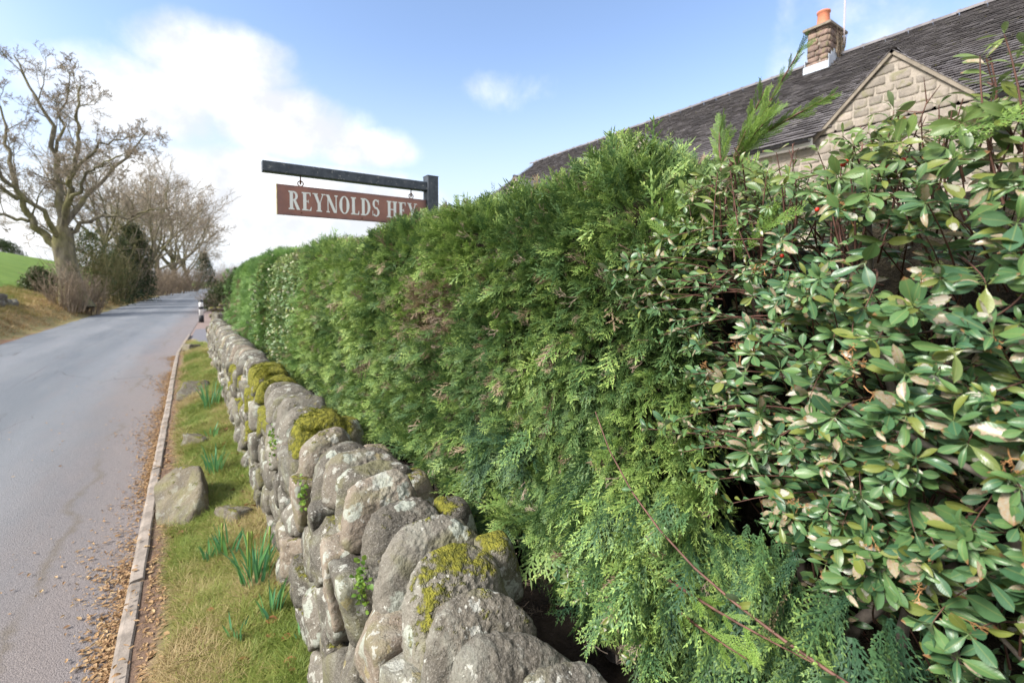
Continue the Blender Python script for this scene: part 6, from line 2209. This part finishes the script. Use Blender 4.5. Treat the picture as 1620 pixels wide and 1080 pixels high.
def bare_tree(label, x, y, h, seed, spreadw=.5, trunk_r=.3, limbs=7, depth=3, kids=6, thin_r=.02, ivy=0, group=None, name='bare_tree', fork=.3, lean=0.0, twigmat='fine_twig'):
    z0 = float(gz(x, y)) - .1
    root = empty(name, (x, y, z0)); tag(root, label, 'tree', group)
    rg_ = random.Random(seed)
    tb_, bo_, tw_ = MB(), MB(), MB()
    tp, td, tr = wander(rg_, np.zeros(3), np.array([lean, 0, 1.0]), h * fork * 1.3, trunk_r, trunk_r * .7, 6, .05, .02)
    tr[0] *= 1.35
    tb_.tube(tp, tr, 10)
    for i in range(limbs):
        a = 2 * math.pi * i / limbs + rg_.uniform(-.4, .4)
        el_ = rg_.uniform(.55, 1.35) if i else 1.5
        t = rg_.uniform(.55, 1.0)
        p = tp[int(t * (len(tp) - 1))]
        d = np.array([math.cos(a) * math.cos(el_) * 1.3, math.sin(a) * math.cos(el_) * 1.3, math.sin(el_)])
        L = h * (1 - fork) * (.62 + .38 * math.sin(el_)) * rg_.uniform(.8, 1.05) * (spreadw + .5)
        pp, _, rr = wander(rg_, p, d, L, trunk_r * .45, trunk_r * .08, 8, .13, .05)
        bo_.tube(pp, rr, 7)
        ramify(rg_, bo_, tw_, pp, L, trunk_r * .4, depth, kids=kids, thin_r=thin_r)
    tb_.obj('trunk', M['bark'], root, True)
    bo_.obj('bough', M['bark'], root, True)
    tw_.obj('crown', M[twigmat], root)['kind'] = 'stuff'
    if ivy:
        n_ = ivy
        r3 = np.random.default_rng(seed)
        hh_ = h * fork * 1.25
        t = r3.random(n_)
        ang = r3.uniform(0, 2 * math.pi, n_); rr_ = trunk_r + np.abs(r3.normal(0, .35, n_)) * (1 - .5 * t)
        P = np.stack([np.cos(ang) * rr_, np.sin(ang) * rr_, t * hh_], -1)
        scatter('ivy', ivy_src, P, rot_to(r3.normal(0, 1, (n_, 3)), r3.normal(0, 1, (n_, 3))), r3.uniform(.12, .22, n_), root)
    return root
# leaf tuft for distant evergreens
b = MB()
rgx = random.Random(3)
for i in range(9):
    c0 = np.array([rgx.uniform(-.5, .5) for _ in range(3)])
    a_ = np.array([rgx.gauss(0, 1) for _ in range(3)]); a_ /= np.linalg.norm(a_)
    b2_ = np.cross(a_, [rgx.gauss(0, 1) for _ in range(3)]); b2_ /= np.linalg.norm(b2_)
    s_ = .28
    b.add([c0 - a_ * s_, c0 + b2_ * s_ * .5, c0 + a_ * s_, c0 - b2_ * s_ * .5], [[0, 1, 2, 3]])
m, nt = new_mat('evergreen_leaf')
c = nt.mix(tint_of(nt), (.022, .045, .016), (.085, .11, .032))
finish(nt, c, .5, transl=.15)
ivy_src = [source('ivy_source', b.mesh('ivy_source', m))]

# the big oak: main limbs laid out one by one (right, height, depth) in metres
oak = empty('bare_oak', (-5.05, 33.3, 0.55))
tag(oak, 'largest bare oak with spreading crooked limbs on the bank left of lane', 'tree')
rgo = random.Random(12)
tb_, bo_, tw_ = MB(), MB(), MB()
# directions: "right" in the picture at that place
rt = np.array([.823 * 1.0, -.568, 0])
fw = np.array([.568, .823, 0])
def L3(pts):
    return np.array([rt * a + np.array([0, 0, b_ * .93 if b_ < 3.5 else 3.26 + (b_ - 3.5) * 1.19]) + fw * c_ for a, b_, c_ in pts])
tb_.tube(L3([(0.15, -.2, 0), (0.05, .5, 0), (-.08, 1.5, 0), (-.28, 2.6, 0), (-.42, 3.5, .05), (-.40, 4.2, .1)]), [.85, .58, .47, .45, .46, .36], 14)
limbs = [([(-.45, 3.0, 0), (-1.1, 3.9, -.2), (-1.7, 4.4, -.4), (-2.1, 5.3, -.5), (-2.3, 6.6, -.6), (-2.7, 7.9, -.4), (-3.0, 9.3, -.3)], .34),
         ([(-.45, 3.9, 0), (-.6, 5.0, .2), (-1.0, 6.1, .5), (-1.2, 7.4, .6), (-1.3, 8.8, .6), (-1.9, 10.2, .3), (-2.7, 11.6, .2)], .32),
         ([(-.35, 4.0, 0), (.05, 5.0, -.2), (.35, 5.6, -.4), (.85, 6.6, -.5), (1.1, 7.8, -.6), (1.2, 8.9, -.6), (1.6, 10.0, -.8)], .30),
         ([(-.30, 3.7, 0), (.35, 4.5, .5), (1.1, 4.85, 1.0), (1.9, 4.8, 1.2), (2.9, 5.1, 1.6), (3.8, 5.3, 2.0)], .20),
         ([(-.5, 3.6, 0), (-1.0, 4.3, .9), (-1.7, 5.2, 1.8), (-2.6, 6.3, 2.6), (-3.6, 7.0, 3.2)], .24),
         ([(-.35, 4.2, 0), (-.2, 5.4, 1.0), (.4, 6.8, 2.0), (1.0, 8.0, 2.8), (1.8, 9.2, 3.2)], .24),
         ([(.1, 5.05, -.2), (1.1, 5.9, -.5), (2.0, 6.5, -.9), (3.1, 6.7, -1.2), (4.3, 7.1, -1.4)], .16),
         ([(.9, 6.6, -.5), (2.0, 7.5, -.6), (3.0, 7.9, -.5), (4.2, 8.1, -.3)], .13),
         ([(-1.7, 4.4, -.4), (-2.6, 4.7, -.9), (-3.5, 4.5, -1.4), (-4.6, 4.9, -1.9)], .15),
         ([(-2.1, 5.3, -.5), (-3.0, 6.2, -1.2), (-3.9, 6.9, -1.8), (-4.7, 7.9, -2.2)], .15),
         ([(-1.2, 7.4, .6), (-.6, 8.6, .4), (-.2, 9.8, .2), (.2, 11.0, .1)], .14),
         ([(-.5, 3.4, .1), (-.2, 4.6, -1.2), (-.8, 5.8, -2.4), (-1.2, 7.4, -3.2), (-1.5, 8.8, -3.8)], .22)]
for pts, r_ in limbs:
    p_ = L3(pts)
    tt_ = np.linspace(0, len(p_) - 1, len(p_) * 3)
    sm = np.stack([np.interp(tt_, range(len(p_)), p_[:, k_]) for k_ in range(3)], -1)
    sm[1:-1] = (sm[:-2] + 2 * sm[1:-1] + sm[2:]) / 4
    sm[2:-1] += np.array([[rgo.gauss(0, .07) for _ in range(3)] for _ in range(len(sm) - 3)])
    r_ *= .62
    bo_.tube(sm, np.linspace(r_, r_ * .18, len(sm)), 8)
    Lm = np.linalg.norm(np.diff(sm, axis=0), axis=1).sum()
    ramify(rgo, bo_, tw_, sm, Lm * .62, r_ * .6, 4, spread=1.1, kids=8, ratio=.50, wob=.26, up=.05, thin_r=.016, start=.25)
# water shoots low on the trunk
for i in range(26):
    z0_ = rgo.uniform(.6, 3.6); a = rgo.uniform(0, 6.28)
    p = np.array([math.cos(a) * .5, math.sin(a) * .5, z0_]) + rt * -.2
    pp, _, rr = wander(rgo, p, np.array([math.cos(a), math.sin(a), .7]), rgo.uniform(.5, 1.3), .018, .008, 3, .3, .1)
    tw_.tube(pp, rr, 3)
tb_.obj('trunk', M['bark'], oak, True)
bo_.obj('bough', M['bark'], oak, True)
tw_.obj('crown', M['fine_twig'], oak)['kind'] = 'stuff'

def bush(label, x, y, h, w_, seed, stems=70, mat='brush_twig', leaves=0, tone=(0, 1), name='bare_bush', cat='bush', group=None, ly=None, column=False, thick=1.0):
    z0 = float(gz(x, y)) - .05
    root = empty(name, (x, y, z0)); tag(root, label, cat, group)
    rg_ = random.Random(seed); b_ = MB()
    ly = ly or w_
    for i in range(stems):
        a = rg_.uniform(0, 6.283); r_ = rg_.random() ** .5
        p = np.array([math.cos(a) * r_ * w_ * .35, math.sin(a) * r_ * ly * .35, 0])
        d = np.array([math.cos(a) * r_ * w_ / h * .35, math.sin(a) * r_ * ly / h * .35, 1.0])
        L = h * rg_.uniform(.6, 1.05)
        pp, _, rr = wander(rg_, p, d, L, .022 * thick, .008 * thick, 5, .12, .0)
        b_.tube(pp, rr, 3)
        ramify(rg_, b_, b_, pp, L * .6, .016 * thick, 2, spread=.8, kids=5, ratio=.55, wob=.2, up=.04, thin_r=.010 * thick, start=.1)
    b_.obj('twigs', M[mat], root)['kind'] = 'stuff'
    if leaves:
        r3 = np.random.default_rng(seed)
        u = r3.random(leaves) ** .85; ang = r3.uniform(0, 6.283, leaves); rad = r3.random(leaves) ** .5
        prof = (1 - u ** 3) ** .6 if not column else (1 - u ** 5) * (1 - .35 * u)
        P = np.stack([np.cos(ang) * rad * w_ * .5 * prof, np.sin(ang) * rad * ly * .5 * prof, u * h], -1)
        P += r3.normal(0, 1, P.shape) * .06 * w_
        nz_ = fbm(P, 1.6 / max(w_, 1), 3, 3)
        P = P[nz_ > -.42]
        n_ = len(P)
        tt_ = tone[0] + (tone[1] - tone[0]) * np.clip(r3.random(n_) * .7 + .3 * (P[:, 2] / h), 0, 1)
        scatter('foliage', ivy_src, P, rot_to(r3.normal(0, 1, (n_, 3)), r3.normal(0, 1, (n_, 3))), r3.uniform(.10, .2, n_) * (1 + y / 120), root, tint=tt_)
    return root

# row beyond the oak, along the left side of the lane
bush('brown leafless brushwood growing round the foot of the largest oak', -4.95, 31.8, 2.2, 1.6, 1, 55)
bush('brown leafless bush leaning out just lane side of the oak foot', -4.55, 34, 2.0, 1.3, 2, 40, group=None)
bush('low dark green bush behind the oak trunk at the field edge', -6.95, 37, 1.4, 1.6, 3, 20, leaves=600, tone=(.3, 1))
bush('thin olive twiggy shrub with mossy stems beyond the oak', -5.3, 41, 4.6, 2.6, 4, 60, 'olive_twig', leaves=500, tone=(.5, 1))
bush('brownish thicket between olive shrub and dark ivy clad tree', -4.8, 46.5, 3.9, 2.4, 5, 80, 'olive_twig', leaves=350, tone=(.4, 1))
bare_tree('slender tree wrapped low in dark ivy by the lane', -4.6, 51.5, 9.0, 44, .45, .18, 6, 3, 5, .016, ivy=700, fork=.5, name='ivy_clad_tree', twigmat='olive_twig')
bush('tall dark evergreen holly column at the lane edge past the ivy tree', -4.35, 57, 7.4, 3.6, 7, 24, leaves=4200, tone=(0, .75), column=True, name='holly_column')
bush('lower dark evergreen holly in front of the tall holly column', -4.9, 52.0, 4.2, 3.0, 17, 24, leaves=2200, tone=(0, .6), name='holly_bush')
bush('pale green rounded scrub at the bank foot', -4.9, 62, 2.0, 2.4, 8, 30, leaves=500, tone=(.7, 1))
bush('brown leafless thicket just past the dark holly column', -4.6, 70, 4.0, 5.0, 9, 90, thick=1.6)
bush('russet leafless thicket halfway along the distant lane edge', -4.0, 84, 4.3, 6.0, 10, 90, thick=2.0)
bush('brown thicket under the far broad crowned trees', -2.8, 104, 5.0, 7.0, 11, 90, thick=2.4)
bush('dull brown thicket before the bend of the lane', -.8, 128, 6.0, 8.0, 12, 90, thick=2.8)
bare_tree('bare tree with upswept crown behind the olive shrub', -6.6, 56, 13.5, 31, .5, .28, 8, 3, 7, .028)
bare_tree('broad crowned bare tree beyond the dark holly column', -4.6, 78, 15.0, 32, .55, .35, 9, 3, 7, .035)
bare_tree('tall round crowned bare tree, first of the distant group', -4.0, 100, 18.5, 33, .6, .42, 10, 3, 7, .045)
bare_tree('tall bare tree with widest crown nearest the lane bend', -2.2, 126, 22.0, 34, .62, .5, 10, 3, 7, .055)
bare_tree('far bare tree overhanging the bend of the lane', 0.2, 150, 24.0, 35, .7, .5, 10, 3, 7, .065)
bush('dark ivy clad column standing at the lane bend', 4.0, 172, 11.5, 6.0, 13, 20, leaves=2600, tone=(0, .5), column=True, name='ivy_column')
bush('brown scrub closing the view at the lane bend', 9.0, 205, 7.0, 9.0, 14, 80, thick=4)
bush('small dark evergreen standing out of the far brown scrub', 13.5, 190, 7.0, 4.0, 15, 20, leaves=900, tone=(0, .5))
bush('wide pale brown scrub mass beyond the end of the hedge', 18, 215, 9.5, 16.0, 16, 130, thick=4)
bush('low grey brown scrub mass above the far end of the hedge', 30, 215, 9.5, 16.0, 26, 130, thick=4)
bush('dark rounded tree on the skyline of the green field', -41, 180, 4.6, 9.0, 18, 20, leaves=2600, tone=(.1, .7), name='skyline_tree', cat='tree')
bush('rust brown clipped bush behind the low cross wall', 1.9, 34, 1.45, 2.6, 19, 60, leaves=700, tone=(.5, 1), thick=.8)
bush('square clipped green hedge on the right just past the rust brown bush', 3.4, 48, 1.9, 4.0, 20, 10, leaves=1800, tone=(.4, 1), name='box_hedge', cat='hedge')
